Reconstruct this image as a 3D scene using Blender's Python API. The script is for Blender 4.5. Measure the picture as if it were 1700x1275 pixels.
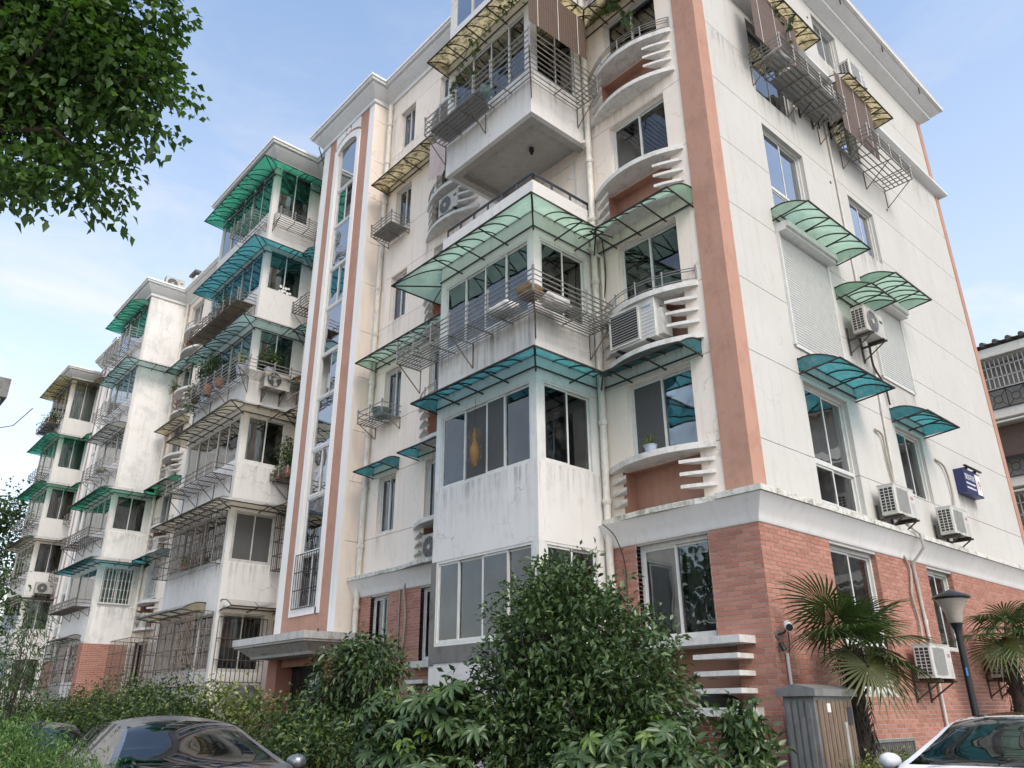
import bpy, bmesh, math, random
import numpy as np
from mathutils import Vector, Matrix

for o in list(bpy.data.objects):
    bpy.data.objects.remove(o)
scene = bpy.context.scene
COL = scene.collection
R = math.radians
rnd = random.Random(7)

# ------------------------------------------------------------------ camera
cam_d = bpy.data.cameras.new('camera')
cam = bpy.data.objects.new('camera', cam_d)
COL.objects.link(cam)
YAW, PITCH, ROLL = R(138.18), R(22.648), R(-0.281)
fw = Vector((math.cos(YAW)*math.cos(PITCH), math.sin(YAW)*math.cos(PITCH), math.sin(PITCH)))
rt0 = Vector((math.sin(YAW), -math.cos(YAW), 0))
up0 = rt0.cross(fw)
rt = rt0*math.cos(ROLL) + up0*math.sin(ROLL)
up = up0*math.cos(ROLL) - rt0*math.sin(ROLL)
CAM = Vector((5.895, -9.967, 1.6))
cam.matrix_world = Matrix(((rt.x, up.x, -fw.x, CAM.x), (rt.y, up.y, -fw.y, CAM.y), (rt.z, up.z, -fw.z, CAM.z), (0, 0, 0, 1)))
cam_d.sensor_width = 36.0
cam_d.lens = 36.0*1298.1/1700.0
cam_d.clip_start = 0.1
cam_d.clip_end = 3000.0
scene.camera = cam

# ------------------------------------------------------------------ sky, sun, exposure
SUN_AZ, SUN_EL = R(-16), R(46)          # azimuth measured from +X towards +Y
world = bpy.data.worlds.new('World')
scene.world = world
world.use_nodes = True
nt = world.node_tree
nt.nodes.clear()
wo = nt.nodes.new('ShaderNodeOutputWorld')
bg = nt.nodes.new('ShaderNodeBackground')
sky = nt.nodes.new('ShaderNodeTexSky')
sky.sky_type = 'NISHITA'
sky.sun_disc = False
sky.sun_elevation = SUN_EL
sky.sun_rotation = math.pi/2 - SUN_AZ
sky.air_density = 1.0
sky.dust_density = 1.6
sky.ozone_density = 1.6
bg.inputs['Strength'].default_value = 0.125
# thin wispy cloud mixed into the sky by direction
tc = nt.nodes.new('ShaderNodeTexCoord')
mp = nt.nodes.new('ShaderNodeMapping')
mp.inputs['Scale'].default_value = (1.6, 1.6, 4.2)
n1 = nt.nodes.new('ShaderNodeTexNoise')
n1.inputs['Scale'].default_value = 2.1
n1.inputs['Detail'].default_value = 9
n1.inputs['Roughness'].default_value = 0.62
n1.inputs['Distortion'].default_value = 0.6
cr = nt.nodes.new('ShaderNodeMapRange')
cr.inputs['From Min'].default_value = 0.50
cr.inputs['From Max'].default_value = 0.78
cr.inputs['To Max'].default_value = 0.6
sep = nt.nodes.new('ShaderNodeSeparateXYZ')
hz = nt.nodes.new('ShaderNodeMapRange')       # more veil towards the horizon, as in hazy summer air
hz.inputs['From Min'].default_value = 0.05
hz.inputs['From Max'].default_value = 0.75
hz.inputs['To Min'].default_value = 0.60
hz.inputs['To Max'].default_value = 0.02
mx = nt.nodes.new('ShaderNodeMath'); mx.operation = 'MAXIMUM'
ml = nt.nodes.new('ShaderNodeMath'); ml.operation = 'ADD'; ml.use_clamp = True
mr2 = nt.nodes.new('ShaderNodeMapRange')
mr2.inputs['From Min'].default_value = 0.35; mr2.inputs['From Max'].default_value = 0.75
mr2.inputs['To Min'].default_value = 1.0; mr2.inputs['To Max'].default_value = 0.15
mm = nt.nodes.new('ShaderNodeMath'); mm.operation = 'MULTIPLY'
mix = nt.nodes.new('ShaderNodeMixRGB')
mix.inputs['Color2'].default_value = (2.75, 2.7, 2.8, 1)
L = nt.links.new
L(tc.outputs['Generated'], mp.inputs['Vector'])
L(mp.outputs['Vector'], n1.inputs['Vector'])
L(n1.outputs['Fac'], cr.inputs['Value'])
L(tc.outputs['Generated'], sep.inputs['Vector'])
L(sep.outputs['Z'], hz.inputs['Value'])
L(sep.outputs['Z'], mr2.inputs['Value'])
L(cr.outputs['Result'], mm.inputs[0]); L(mr2.outputs['Result'], mm.inputs[1])
L(mm.outputs[0], ml.inputs[0])
L(hz.outputs['Result'], ml.inputs[1])
L(ml.outputs[0], mix.inputs['Fac'])
L(sky.outputs['Color'], mix.inputs['Color1'])
wb = nt.nodes.new('ShaderNodeMixRGB'); wb.blend_type = 'MULTIPLY'; wb.inputs['Fac'].default_value = 1.0
wb.inputs['Color2'].default_value = (1.0, .965, .885, 1)      # camera white balance for open shade
L(mix.outputs['Color'], wb.inputs['Color1'])
L(wb.outputs['Color'], bg.inputs['Color'])
L(bg.outputs['Background'], wo.inputs['Surface'])

sun_d = bpy.data.lights.new('sun', 'SUN')
sun_d.energy = 0.5
sun_d.angle = R(22)
sun_d.color = (1.0, 0.96, 0.90)
sun = bpy.data.objects.new('sun', sun_d)
COL.objects.link(sun)
sdir = Vector((math.cos(SUN_AZ)*math.cos(SUN_EL), math.sin(SUN_AZ)*math.cos(SUN_EL), math.sin(SUN_EL)))
sun.rotation_euler = sdir.to_track_quat('Z', 'Y').to_euler()
sun.location = (20, 10, 40)

vs = scene.view_settings
vs.view_transform = 'Standard'
vs.look = 'None'
vs.gamma = 1.0
vs.use_curve_mapping = False
vs.exposure = 1.70
scene.cycles.max_bounces = 8
scene.cycles.transparent_max_bounces = 24
scene.cycles.caustics_reflective = False
scene.cycles.caustics_refractive = False

# ------------------------------------------------------------------ mesh helpers
class Face:
    """a vertical plane: u runs along it (rightwards), d outwards, z up"""
    def __init__(s, o, u, n):
        s.o, s.u, s.n = o, u, n
    def P(s, u, d, z):
        return (s.o[0]+s.u[0]*u+s.n[0]*d, s.o[1]+s.u[1]*u+s.n[1]*d, z)
    @property
    def rotz(s):
        return math.atan2(s.u[1], s.u[0])

def front(y): return Face((0, y), (1, 0), (0, -1))
def right(x): return Face((x, 0), (0, 1), (1, 0))
FR = front(0.0)
RT = right(0.0)

class MB:
    def __init__(s):
        s.v, s.f = [], []
    def add(s, vs_, fs):
        b = len(s.v)
        s.v += [tuple(p) for p in vs_]
        s.f += [tuple(i+b for i in f) for f in fs]
        return s
    def hexa(s, p):
        return s.add(p, [(0, 3, 2, 1), (4, 5, 6, 7), (0, 1, 5, 4), (1, 2, 6, 5), (2, 3, 7, 6), (3, 0, 4, 7)])
    def box(s, x0, x1, y0, y1, z0, z1):
        return s.hexa([(x0, y0, z0), (x1, y0, z0), (x1, y1, z0), (x0, y1, z0), (x0, y0, z1), (x1, y0, z1), (x1, y1, z1), (x0, y1, z1)])
    def fb(s, F, u0, u1, d0, d1, z0, z1):
        P = F.P
        return s.hexa([P(u0, d0, z0), P(u1, d0, z0), P(u1, d1, z0), P(u0, d1, z0), P(u0, d0, z1), P(u1, d0, z1), P(u1, d1, z1), P(u0, d1, z1)])
    def tube(s, pts, r, n=6, closed=False):
        pts = [Vector(p) for p in pts]
        m = len(pts)
        rings = []
        prev = None
        for i, p in enumerate(pts):
            if closed:
                t = pts[(i+1) % m]-pts[i-1]
            else:
                t = pts[min(i+1, m-1)]-pts[max(i-1, 0)]
            if t.length < 1e-9: t = Vector((0, 0, 1))
            t.normalize()
            if prev is None:
                a = Vector((0, 0, 1)) if abs(t.z) < .9 else Vector((1, 0, 0))
            else:
                a = prev
            b = t.cross(a); b.normalize()
            a2 = b.cross(t); a2.normalize()
            prev = a2
            rr = r[i] if isinstance(r, (list, tuple)) else r
            rings.append([p+(a2*math.cos(2*math.pi*k/n+math.pi/n)+b*math.sin(2*math.pi*k/n+math.pi/n))*rr for k in range(n)])
        vs_ = [q for ring in rings for q in ring]
        fs = []
        last = m if closed else m-1
        for i in range(last):
            j = (i+1) % m
            for k in range(n):
                fs.append((i*n+k, i*n+(k+1) % n, j*n+(k+1) % n, j*n+k))
        if not closed:
            fs.append(tuple(range(n))[::-1]); fs.append(tuple((m-1)*n+k for k in range(n)))
        return s.add(vs_, fs)
    def prism(s, poly, z0, z1):
        n = len(poly)
        vs_ = [(x, y, z0) for x, y in poly]+[(x, y, z1) for x, y in poly]
        return s.add(vs_, [tuple(range(n))[::-1], tuple(range(n, 2*n))]+[(i, (i+1) % n, n+(i+1) % n, n+i) for i in range(n)])
    def lathe(s, prof, c, n=20):
        vs_ = []
        for r_, z in prof:
            for k in range(n):
                a = 2*math.pi*k/n
                vs_.append((c[0]+r_*math.cos(a), c[1]+r_*math.sin(a), c[2]+z))
        fs = []
        for i in range(len(prof)-1):
            for k in range(n):
                fs.append((i*n+k, i*n+(k+1) % n, (i+1)*n+(k+1) % n, (i+1)*n+k))
        fs.append(tuple(range(n))[::-1]); fs.append(tuple((len(prof)-1)*n+k for k in range(n)))
        return s.add(vs_, fs)
    def sweep(s, path, prof, caps=True, closed_prof=True):
        rows = [offs(path, d) for d, z in prof]
        m, n = len(path), len(prof)
        vs_ = []
        for i in range(m):
            for j in range(n):
                vs_.append((rows[j][i][0], rows[j][i][1], prof[j][1]))
        fs = []
        jn = n if closed_prof else n-1
        for i in range(m-1):
            for j in range(jn):
                k = (j+1) % n
                fs.append((i*n+j, (i+1)*n+j, (i+1)*n+k, i*n+k))
        if caps and closed_prof:
            fs.append(tuple(range(n))); fs.append(tuple((m-1)*n+j for j in range(n))[::-1])
        return s.add(vs_, fs)

def offs(path, d):
    """offset a plan polyline by d towards its right-hand side, mitred"""
    out = []
    ns = []
    for a, b in zip(path[:-1], path[1:]):
        dx, dy = b[0]-a[0], b[1]-a[1]
        l = math.hypot(dx, dy)
        ns.append((dy/l, -dx/l))
    for i, p in enumerate(path):
        if i == 0: n = ns[0]; k = 1
        elif i == len(path)-1: n = ns[-1]; k = 1
        else:
            a, b = ns[i-1], ns[i]
            n = (a[0]+b[0], a[1]+b[1]); k = 1/(1+a[0]*b[0]+a[1]*b[1])
        out.append((p[0]+d*n[0]*k, p[1]+d*n[1]*k))
    return out

ORG = {}
def mesh_of(mb, org=(0, 0, 0), smooth=None, recalc=True, name='mesh'):
    me = bpy.data.meshes.new(name)
    ox, oy, oz = org
    me.from_pydata([(x-ox, y-oy, z-oz) for x, y, z in mb.v], [], mb.f)
    if recalc:
        bm = bmesh.new(); bm.from_mesh(me)
        bmesh.ops.recalc_face_normals(bm, faces=bm.faces)
        bm.to_mesh(me); bm.free()
    if smooth:
        me.polygons.foreach_set('use_smooth', [True]*len(me.polygons))
        if smooth < 179: me.set_sharp_from_angle(angle=R(smooth))
    return me
def tag(o, label=None, cat=None, group=None, kind=None):
    if label: o['label'] = label
    if cat: o['category'] = cat
    if group: o['group'] = group
    if kind: o['kind'] = kind
    return o
def thing(name, label, cat, loc=(0, 0, 0), group=None):
    o = bpy.data.objects.new(name, None)
    o.empty_display_size = .1
    COL.objects.link(o)
    o.location = loc
    ORG[o.name] = tuple(loc)
    return tag(o, label, cat, group)
def part(name, mb, mat, parent, smooth=None, label=None, kind=None, recalc=True):
    org = ORG[parent.name]
    me = mesh_of(mb, org, smooth, recalc, name)
    me.materials.append(mat)
    o = bpy.data.objects.new(name, me)
    COL.objects.link(o)
    o.parent = parent
    ORG[o.name] = org
    return tag(o, label, kind=kind)
def solo(name, mb, mat, label, cat, group=None, smooth=None, kind=None, recalc=True):
    a = np.array(mb.v)
    org = (float((a[:, 0].min()+a[:, 0].max())/2), float((a[:, 1].min()+a[:, 1].max())/2), float(a[:, 2].min()))
    me = mesh_of(mb, org, smooth, recalc, name)
    me.materials.append(mat)
    o = bpy.data.objects.new(name, me)
    COL.objects.link(o)
    o.location = org
    ORG[o.name] = org
    return tag(o, label, cat, group, kind)
def copyparts(proto, root):
    """copies of a prototype's parts (list of (name, mesh, parent index)) under a new root"""
    made = []
    for nm, me, pi in proto:
        o = bpy.data.objects.new(nm, me)
        COL.objects.link(o)
        o.parent = root if pi is None else made[pi]
        made.append(o)
    return made

# ------------------------------------------------------------------ materials
def newmat(name):
    m = bpy.data.materials.new(name)
    m.use_nodes = True
    t = m.node_tree
    return m, t, t.nodes['Principled BSDF'], t.links.new
def nd(t, ty, **kw):
    n = t.nodes.new('ShaderNode'+ty)
    for k, v in kw.items():
        if k in n.inputs: n.inputs[k].default_value = v
        else: setattr(n, k, v)
    return n
def pos(t, scale=(1, 1, 1)):
    g = nd(t, 'NewGeometry')
    mpn = nd(t, 'Mapping'); mpn.inputs['Scale'].default_value = scale
    t.links.new(g.outputs['Position'], mpn.inputs['Vector'])
    return mpn.outputs['Vector']
def mulcol(t, col_out, fac_out, col, blend='MULTIPLY'):
    m = nd(t, 'MixRGB'); m.blend_type = blend
    t.links.new(fac_out, m.inputs['Fac'])
    t.links.new(col_out, m.inputs['Color1'])
    m.inputs['Color2'].default_value = (*col, 1)
    return m.outputs['Color']
def noise(t, vec, scale, detail=5, rough=.55, lo=.4, hi=.65, tomax=1.0, dist=0):
    n = nd(t, 'TexNoise', Scale=scale, Detail=detail, Roughness=rough, Distortion=dist)
    t.links.new(vec, n.inputs['Vector'])
    r = nd(t, 'MapRange'); r.inputs['From Min'].default_value = lo; r.inputs['From Max'].default_value = hi
    r.inputs['To Max'].default_value = tomax
    t.links.new(n.outputs['Fac'], r.inputs['Value'])
    return r.outputs['Result']
def simple(name, col, rough=.6, metal=0, var=.12, bump=0, scale=8, spec=.5, dirt=0):
    m, t, b, lk = newmat(name)
    v = pos(t)
    rgb = nd(t, 'RGB'); rgb.outputs[0].default_value = (*col, 1)
    c = mulcol(t, rgb.outputs[0], noise(t, v, scale, lo=.3, hi=.75, tomax=var), (.35, .33, .3))
    if dirt:
        c = mulcol(t, c, noise(t, pos(t, (3, 3, 1)), 4, 8, .7, .5, .7, dirt), (.25, .22, .18))
    lk(c, b.inputs['Base Color'])
    b.inputs['Roughness'].default_value = rough
    b.inputs['Metallic'].default_value = metal
    b.inputs['Specular IOR Level'].default_value = spec
    if bump:
        bn = nd(t, 'TexNoise', Scale=scale*12, Detail=4); lk(v, bn.inputs['Vector'])
        bp = nd(t, 'Bump', Strength=bump, Distance=.004); lk(bn.outputs['Fac'], bp.inputs['Height']); lk(bp.outputs['Normal'], b.inputs['Normal'])
    return m
def plaster(name, col, stain=.35, crack=.35, rough=.85, moss=0, streak=.35, patch=0):
    m, t, b, lk = newmat(name)
    v = pos(t)
    rgb = nd(t, 'RGB'); rgb.outputs[0].default_value = (*col, 1)
    c = mulcol(t, rgb.outputs[0], noise(t, v, .7, 6, .6, .35, .7, .22), (.72, .66, .6))
    if patch:
        c = mulcol(t, c, noise(t, v, 1.6, 9, .72, .5, .6, patch), (.62, .62, .62))
    # rain streaks running down, fine grime and hairline cracks
    c = mulcol(t, c, noise(t, pos(t, (7, 7, .45)), 1.0, 7, .65, .52, .78, streak), (.38, .36, .34))
    c = mulcol(t, c, noise(t, pos(t, (1.5, 1.5, 1.1)), 3.5, 10, .72, .55, .8, stain), (.35, .32, .28))
    if crack:
        nz = nd(t, 'TexNoise', Scale=2.2, Detail=6); lk(v, nz.inputs['Vector'])
        av = nd(t, 'MixRGB'); av.blend_type = 'ADD'; av.inputs['Fac'].default_value = .55
        lk(v, av.inputs['Color1']); lk(nz.outputs['Color'], av.inputs['Color2'])
        vo = nd(t, 'TexVoronoi', Scale=1.25); vo.feature = 'DISTANCE_TO_EDGE'; lk(av.outputs['Color'], vo.inputs['Vector'])
        r = nd(t, 'MapRange'); r.inputs['From Min'].default_value = .0; r.inputs['From Max'].default_value = .012
        r.inputs['To Min'].default_value = 1; r.inputs['To Max'].default_value = 0
        lk(vo.outputs['Distance'], r.inputs['Value'])
        mk = noise(t, v, .9, 3, .5, .5, .6, crack)
        mu = nd(t, 'Math'); mu.operation = 'MULTIPLY'; lk(r.outputs['Result'], mu.inputs[0]); lk(mk, mu.inputs[1])
        c = mulcol(t, c, mu.outputs[0], (.3, .28, .26))
    if moss:
        c = mulcol(t, c, noise(t, pos(t, (2.2, 2.2, 3)), 2.4, 10, .75, .5, .62, moss), (.16, .17, .1), 'MIX')
        c = mulcol(t, c, noise(t, pos(t, (9, 9, 1.4)), 1.0, 6, .7, .55, .68, moss*.8), (.1, .095, .08), 'MIX')
    lk(c, b.inputs['Base Color'])
    b.inputs['Roughness'].default_value = rough
    b.inputs['Specular IOR Level'].default_value = .25
    bn = nd(t, 'TexNoise', Scale=55, Detail=5); lk(v, bn.inputs['Vector'])
    bn2 = nd(t, 'TexNoise', Scale=2.5, Detail=4); lk(v, bn2.inputs['Vector'])
    ad = nd(t, 'Math'); ad.operation = 'ADD'; lk(bn.outputs['Fac'], ad.inputs[0]); lk(bn2.outputs['Fac'], ad.inputs[1])
    bp = nd(t, 'Bump', Strength=.28, Distance=.006); lk(ad.outputs[0], bp.inputs['Height']); lk(bp.outputs['Normal'], b.inputs['Normal'])
    return m
def glassmat(name, tint, refl=1.5, base=.03, rough=.012, dust=.1):
    m, t, b, lk = newmat(name)
    t.nodes.remove(b)
    out = t.nodes['Material Output']
    tr = nd(t, 'BsdfTransparent', Color=(*tint, 1))
    gl = nd(t, 'BsdfGlossy', Color=(.95, .97, 1, 1), Roughness=rough)
    df = nd(t, 'BsdfDiffuse', Color=(.45, .45, .43, 1))
    v = pos(t, (1, 1, 1))
    bn = nd(t, 'TexNoise', Scale=1.3, Detail=2); lk(v, bn.inputs['Vector'])
    bp = nd(t, 'Bump', Strength=.25, Distance=.03); lk(bn.outputs['Fac'], bp.inputs['Height']); lk(bp.outputs['Normal'], gl.inputs['Normal'])
    fr = nd(t, 'Fresnel', IOR=1.52)
    ma = nd(t, 'Math'); ma.operation = 'MULTIPLY_ADD'; ma.use_clamp = True
    lk(fr.outputs[0], ma.inputs[0]); ma.inputs[1].default_value = refl; ma.inputs[2].default_value = base
    m0 = nd(t, 'MixShader'); lk(noise(t, v, 3, 6, .6, .45, .75, dust), m0.inputs['Fac']); lk(tr.outputs[0], m0.inputs[1]); lk(df.outputs[0], m0.inputs[2])
    m1 = nd(t, 'MixShader'); lk(ma.outputs[0], m1.inputs['Fac']); lk(m0.outputs[0], m1.inputs[1]); lk(gl.outputs[0], m1.inputs[2])
    lk(m1.outputs[0], out.inputs['Surface'])
    return m
def polymat(name, tint, clear=.45, mould=0, mouldcol=(.03, .03, .02), dust=.45):
    """tinted polycarbonate sheet: lets light through, with dust and mould on it"""
    m, t, b, lk = newmat(name)
    t.nodes.remove(b)
    out = t.nodes['Material Output']
    v = pos(t)
    rgb = nd(t, 'RGB'); rgb.outputs[0].default_value = (*tint, 1)
    c = mulcol(t, rgb.outputs[0], noise(t, v, 2.2, 6, .6, .4, .75, dust), (.5, .5, .45))
    c = mulcol(t, c, noise(t, v, 9, 8, .7, .52, .72, .45), (.55, .53, .47), 'MIX')
    if mould:
        c = mulcol(t, c, noise(t, v, 5, 11, .78, .46, .57, mould), mouldcol, 'MIX')
    tr = nd(t, 'BsdfTransparent'); tl = nd(t, 'BsdfTranslucent'); gl = nd(t, 'BsdfGlossy', Roughness=.15); df = nd(t, 'BsdfDiffuse')
    for s_ in (tr, tl, df): lk(c, s_.inputs['Color'])
    a = nd(t, 'MixShader'); a.inputs['Fac'].default_value = clear; lk(tl.outputs[0], a.inputs[1]); lk(tr.outputs[0], a.inputs[2])
    d = nd(t, 'MixShader'); d.inputs['Fac'].default_value = .22; lk(a.outputs[0], d.inputs[1]); lk(df.outputs[0], d.inputs[2])
    fr = nd(t, 'Fresnel', IOR=1.45)
    g2 = nd(t, 'MixShader'); lk(fr.outputs[0], g2.inputs['Fac']); lk(d.outputs[0], g2.inputs[1]); lk(gl.outputs[0], g2.inputs[2])
    lk(g2.outputs[0], out.inputs['Surface'])
    return m
def leafmat(name, cols, rough=.42, trans=.3, spec=.5):
    m, t, b, lk = newmat(name)
    out = t.nodes['Material Output']
    g = nd(t, 'NewGeometry')
    rp = nd(t, 'ValToRGB')
    e = rp.color_ramp.elements
    for i, c in enumerate(cols):
        if i < 2: el = e[i]; el.position = i/(len(cols)-1)
        else: el = e.new(i/(len(cols)-1))
        el.color = (*c, 1)
    for i, el in enumerate(rp.color_ramp.elements): el.position = i/(len(cols)-1); el.color = (*cols[i], 1)
    lk(g.outputs['Random Per Island'], rp.inputs['Fac'])
    c = mulcol(t, rp.outputs['Color'], noise(t, pos(t), 1.1, 3, .5, .35, .7, .5), (.55, .6, .5))
    lk(c, b.inputs['Base Color'])
    b.inputs['Roughness'].default_value = rough
    b.inputs['Specular IOR Level'].default_value = spec
    tl = nd(t, 'BsdfTranslucent')
    c2 = mulcol(t, c, noise(t, pos(t), 1, 1, .5, -1, 0, 1.0), (.85, 1.0, .35))
    lk(c2, tl.inputs['Color'])
    mxs = nd(t, 'MixShader'); mxs.inputs['Fac'].default_value = trans
    lk(b.outputs[0], mxs.inputs[1]); lk(tl.outputs[0], mxs.inputs[2]); lk(mxs.outputs[0], out.inputs['Surface'])
    return m
def stripes(name, c1, c2, scale, axis='Z', rough=.7, trans=0, dist=0):
    m, t, b, lk = newmat(name)
    w = nd(t, 'TexWave', Scale=scale, Distortion=dist); w.bands_direction = axis
    lk(pos(t), w.inputs['Vector'])
    mx_ = nd(t, 'MixRGB'); mx_.inputs['Color1'].default_value = (*c1, 1); mx_.inputs['Color2'].default_value = (*c2, 1)
    lk(w.outputs['Fac'], mx_.inputs['Fac'])
    c = mulcol(t, mx_.outputs['Color'], noise(t, pos(t, (1, 1, 1)), 7, 4, .6, .35, .75, .4), (.5, .48, .45))
    lk(c, b.inputs['Base Color']); b.inputs['Roughness'].default_value = rough
    return m

M = {}
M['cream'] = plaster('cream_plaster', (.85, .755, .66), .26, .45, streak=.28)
M['cream_r'] = plaster('cream_plaster_right', (.565, .55, .515), .24, .22, streak=.2)  # gable copy of the cream paint, darkened to offset the sun there
M['white_band'] = plaster('balcony_plaster', (.69, .675, .65), .32, .5, streak=.22)
M['white_new'] = plaster('patched_plaster', (.82, .805, .78), .3, .2, patch=.42)
M['terracotta'] = plaster('terracotta_paint', (.48, .275, .205), .3, .3, streak=.25, patch=.3)
M['white_trim'] = plaster('white_trim_paint', (.83, .82, .80), .2, .1, streak=.22)
M['grey_trim'] = plaster('grey_cornice_paint', (.72, .72, .71), .2, .15, streak=.25)
M['ledge'] = plaster('mossy_ledge_concrete', (.66, .65, .60), .4, .2, moss=.7, streak=.4)
M['slab'] = plaster('sill_slab_concrete', (.68, .67, .64), .35, .2, moss=.28, streak=.4)
M['cement'] = plaster('bare_cement', (.19, .185, .175), .5, .1, patch=.7)
M['portico'] = plaster('portico_concrete', (.55, .54, .52), .45, .2, moss=.25, streak=.8)
M['mortar'] = simple('mortar', (.52, .50, .47), .9, var=.3, bump=.5)
M['pvc'] = simple('white_window_frame', (.66, .66, .63), .4, var=.2, dirt=.22)
M['pvc_old'] = simple('old_window_frame', (.52, .52, .49), .5, var=.3, dirt=.45)
M['pipe'] = simple('cream_drainpipe', (.74, .70, .62), .5, var=.25, dirt=.4)
M['pipe_white'] = simple('white_conduit', (.62, .6, .55), .5, var=.25, dirt=.35)
M['steel'] = simple('stainless_rods', (.30, .285, .265), .4, .6, var=.35, dirt=.4)
M['iron'] = simple('weathered_iron', (.105, .085, .07), .65, .2, var=.5, dirt=.4)
M['rust'] = simple('rusty_bars', (.20, .145, .11), .75, .1, var=.5, dirt=.4)
M['dark_iron'] = simple('dark_iron_bars', (.035, .033, .035), .5, .3, var=.3)
M['rail'] = simple('dark_grey_rail', (.055, .06, .075), .5, .2, var=.3)
M['awnframe'] = simple('awning_frame', (.05, .042, .035), .6, .3, var=.5, dirt=.3)
M['ac'] = simple('ac_casing', (.60, .59, .55), .45, var=.15, dirt=.3)
M['ac_old'] = simple('ac_casing_aged', (.50, .48, .43), .5, var=.3, dirt=.5)
M['ac_dark'] = simple('ac_recess', (.03, .03, .03), .6)
M['ac_grille'] = simple('ac_grille', (.42, .42, .40), .5, var=.2, dirt=.2)
M['room'] = simple('dim_room_walls', (.085, .08, .075), .9, var=.4)  # indoor dimness put into the wall colour
M['room_mid'] = simple('lit_room_walls', (.36, .34, .31), .9, var=.4)  # paler copy, for interiors meant to look better lit
M['stair'] = simple('stairwell_plaster', (.74, .74, .72), .9, var=.15)
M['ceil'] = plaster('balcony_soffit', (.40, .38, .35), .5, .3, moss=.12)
M['curtain'] = simple('white_curtain', (.74, .73, .69), .9, var=.2)
M['curtain_grey'] = simple('grey_screen', (.34, .34, .325), .9, var=.2)
M['curtain_pink'] = simple('pinkish_cloth', (.58, .47, .45), .9, var=.25)
M['curtain_brown'] = stripes('brown_blind', (.20, .115, .07), (.10, .055, .035), 22, 'Z')
M['bamboo'] = stripes('bamboo_blind', (.15, .095, .065), (.08, .05, .035), 5, 'Y')
M['blind_tan'] = stripes('tan_blind', (.34, .21, .13), (.20, .12, .075), 9, 'Z')
M['bamboo_v'] = stripes('bamboo_blind_hanging', (.19, .125, .095), (.10, .065, .05), 5, 'Y')
M['shutter'] = simple('roller_shutter_slats', (.60, .60, .57), .45, var=.15, dirt=.12)
M['glass'] = glassmat('window_glass', (.78, .82, .81), 1.5, .02)
M['glass_dark'] = glassmat('dark_window_glass', (.62, .66, .66), 1.4, .02)
M['glass_blue'] = glassmat('stair_glass', (.6, .67, .74), 2.2, .14)
M['glass_green'] = glassmat('green_tinted_glass', (.55, .68, .64), 1.5, .04)
M['glass_right'] = glassmat('gable_glass', (.5, .56, .63), 2.2, .12)
M['a_green'] = polymat('pale_green_sheet', (.50, .72, .58), .42, .1)
M['a_emerald'] = polymat('emerald_sheet', (.075, .46, .29), .42, .15)
M['a_blue'] = polymat('blue_sheet', (.10, .41, .46), .5, .1)
M['a_teal'] = polymat('grey_teal_sheet', (.42, .62, .60), .5, .12)
M['a_beige'] = polymat('beige_sheet', (.66, .60, .46), .4, .2, (.12, .09, .05))
M['a_mould'] = polymat('mouldy_beige_sheet', (.62, .52, .30), .35, .85, (.035, .028, .015))
M['a_grey'] = polymat('grey_sheet', (.62, .62, .58), .35, .15)
M['a_olive'] = polymat('olive_sheet', (.42, .36, .17), .4, .35, (.1, .08, .03))
M['leaf_tree'] = leafmat('tree_leaf', [(.036, .088, .02), (.065, .135, .03), (.095, .175, .042), (.135, .215, .06)], trans=.42)
M['leaf_dark'] = leafmat('osmanthus_leaf', [(.03, .058, .022), (.05, .09, .032), (.08, .13, .045), (.13, .185, .065)], .32, .18)
M['leaf_hedge'] = leafmat('hedge_leaf', [(.018, .038, .011), (.026, .054, .014), (.036, .075, .019), (.052, .098, .025), (.09, .14, .034), (.24, .29, .07)], .42, .25)
M['leaf_yellow'] = leafmat('yellow_green_leaf', [(.06, .11, .02), (.14, .19, .04), (.24, .27, .07), (.33, .32, .12)], .45, .3)
M['leaf_fatsia'] = leafmat('fatsia_leaf', [(.03, .065, .026), (.05, .10, .038), (.08, .13, .048), (.055, .105, .036)], .34, .2)
M['leaf_fatsia_new'] = leafmat('young_fatsia_leaf', [(.10, .17, .03), (.16, .24, .05)], .4, .3)
M['leaf_palm'] = leafmat('palm_leaf', [(.03, .062, .02), (.055, .10, .028), (.10, .14, .045)], .4, .2)
M['leaf_palm_low'] = leafmat('old_palm_leaf', [(.07, .085, .02), (.12, .12, .03)], .45, .2)
M['leaf_juniper'] = leafmat('juniper_spray', [(.04, .09, .022), (.07, .15, .036), (.13, .23, .06), (.2, .3, .09)], .55, .35)
M['leaf_far'] = leafmat('distant_leaf', [(.035, .07, .02), (.06, .11, .03), (.09, .14, .045)], .5, .3)
M['bark'] = simple('bark', (.075, .055, .04), .9, var=.5, bump=.6)
M['fibre'] = simple('palm_trunk_fibre', (.055, .042, .032), .95, var=.6, bump=.6)
M['terra_pot'] = simple('clay_pot', (.32, .14, .08), .8, var=.3)
M['blue_pot'] = simple('blue_white_pot', (.42, .48, .58), .35, var=.4, scale=14)
M['wood'] = stripes('weathered_wood', (.27, .195, .135), (.18, .13, .095), 3.0, 'Y', .8, dist=3)
M['galv'] = simple('galvanised_metal', (.32, .32, .31), .5, .55, var=.4, dirt=.4)
M['black'] = simple('black_paint', (.018, .018, .02), .38, .2)
M['navy'] = simple('navy_sign_box', (.022, .03, .115), .4)
M['badge'] = simple('faded_energy_sticker', (.42, .20, .24), .6, var=.1)
M['white'] = simple('white_print', (.75, .75, .73), .6, var=.05)
M['hoard'] = simple('blue_grey_panel', (.30, .37, .50), .6)
M['red'] = simple('red_print', (.45, .05, .04), .6, var=.05)
M['blue_print'] = simple('blue_print', (.04, .22, .55), .6, var=.05)
M['straw'] = simple('dried_straw', (.25, .15, .06), .9, var=.5, scale=30)
M['cable'] = simple('dark_cable', (.03, .028, .026), .7)
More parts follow.
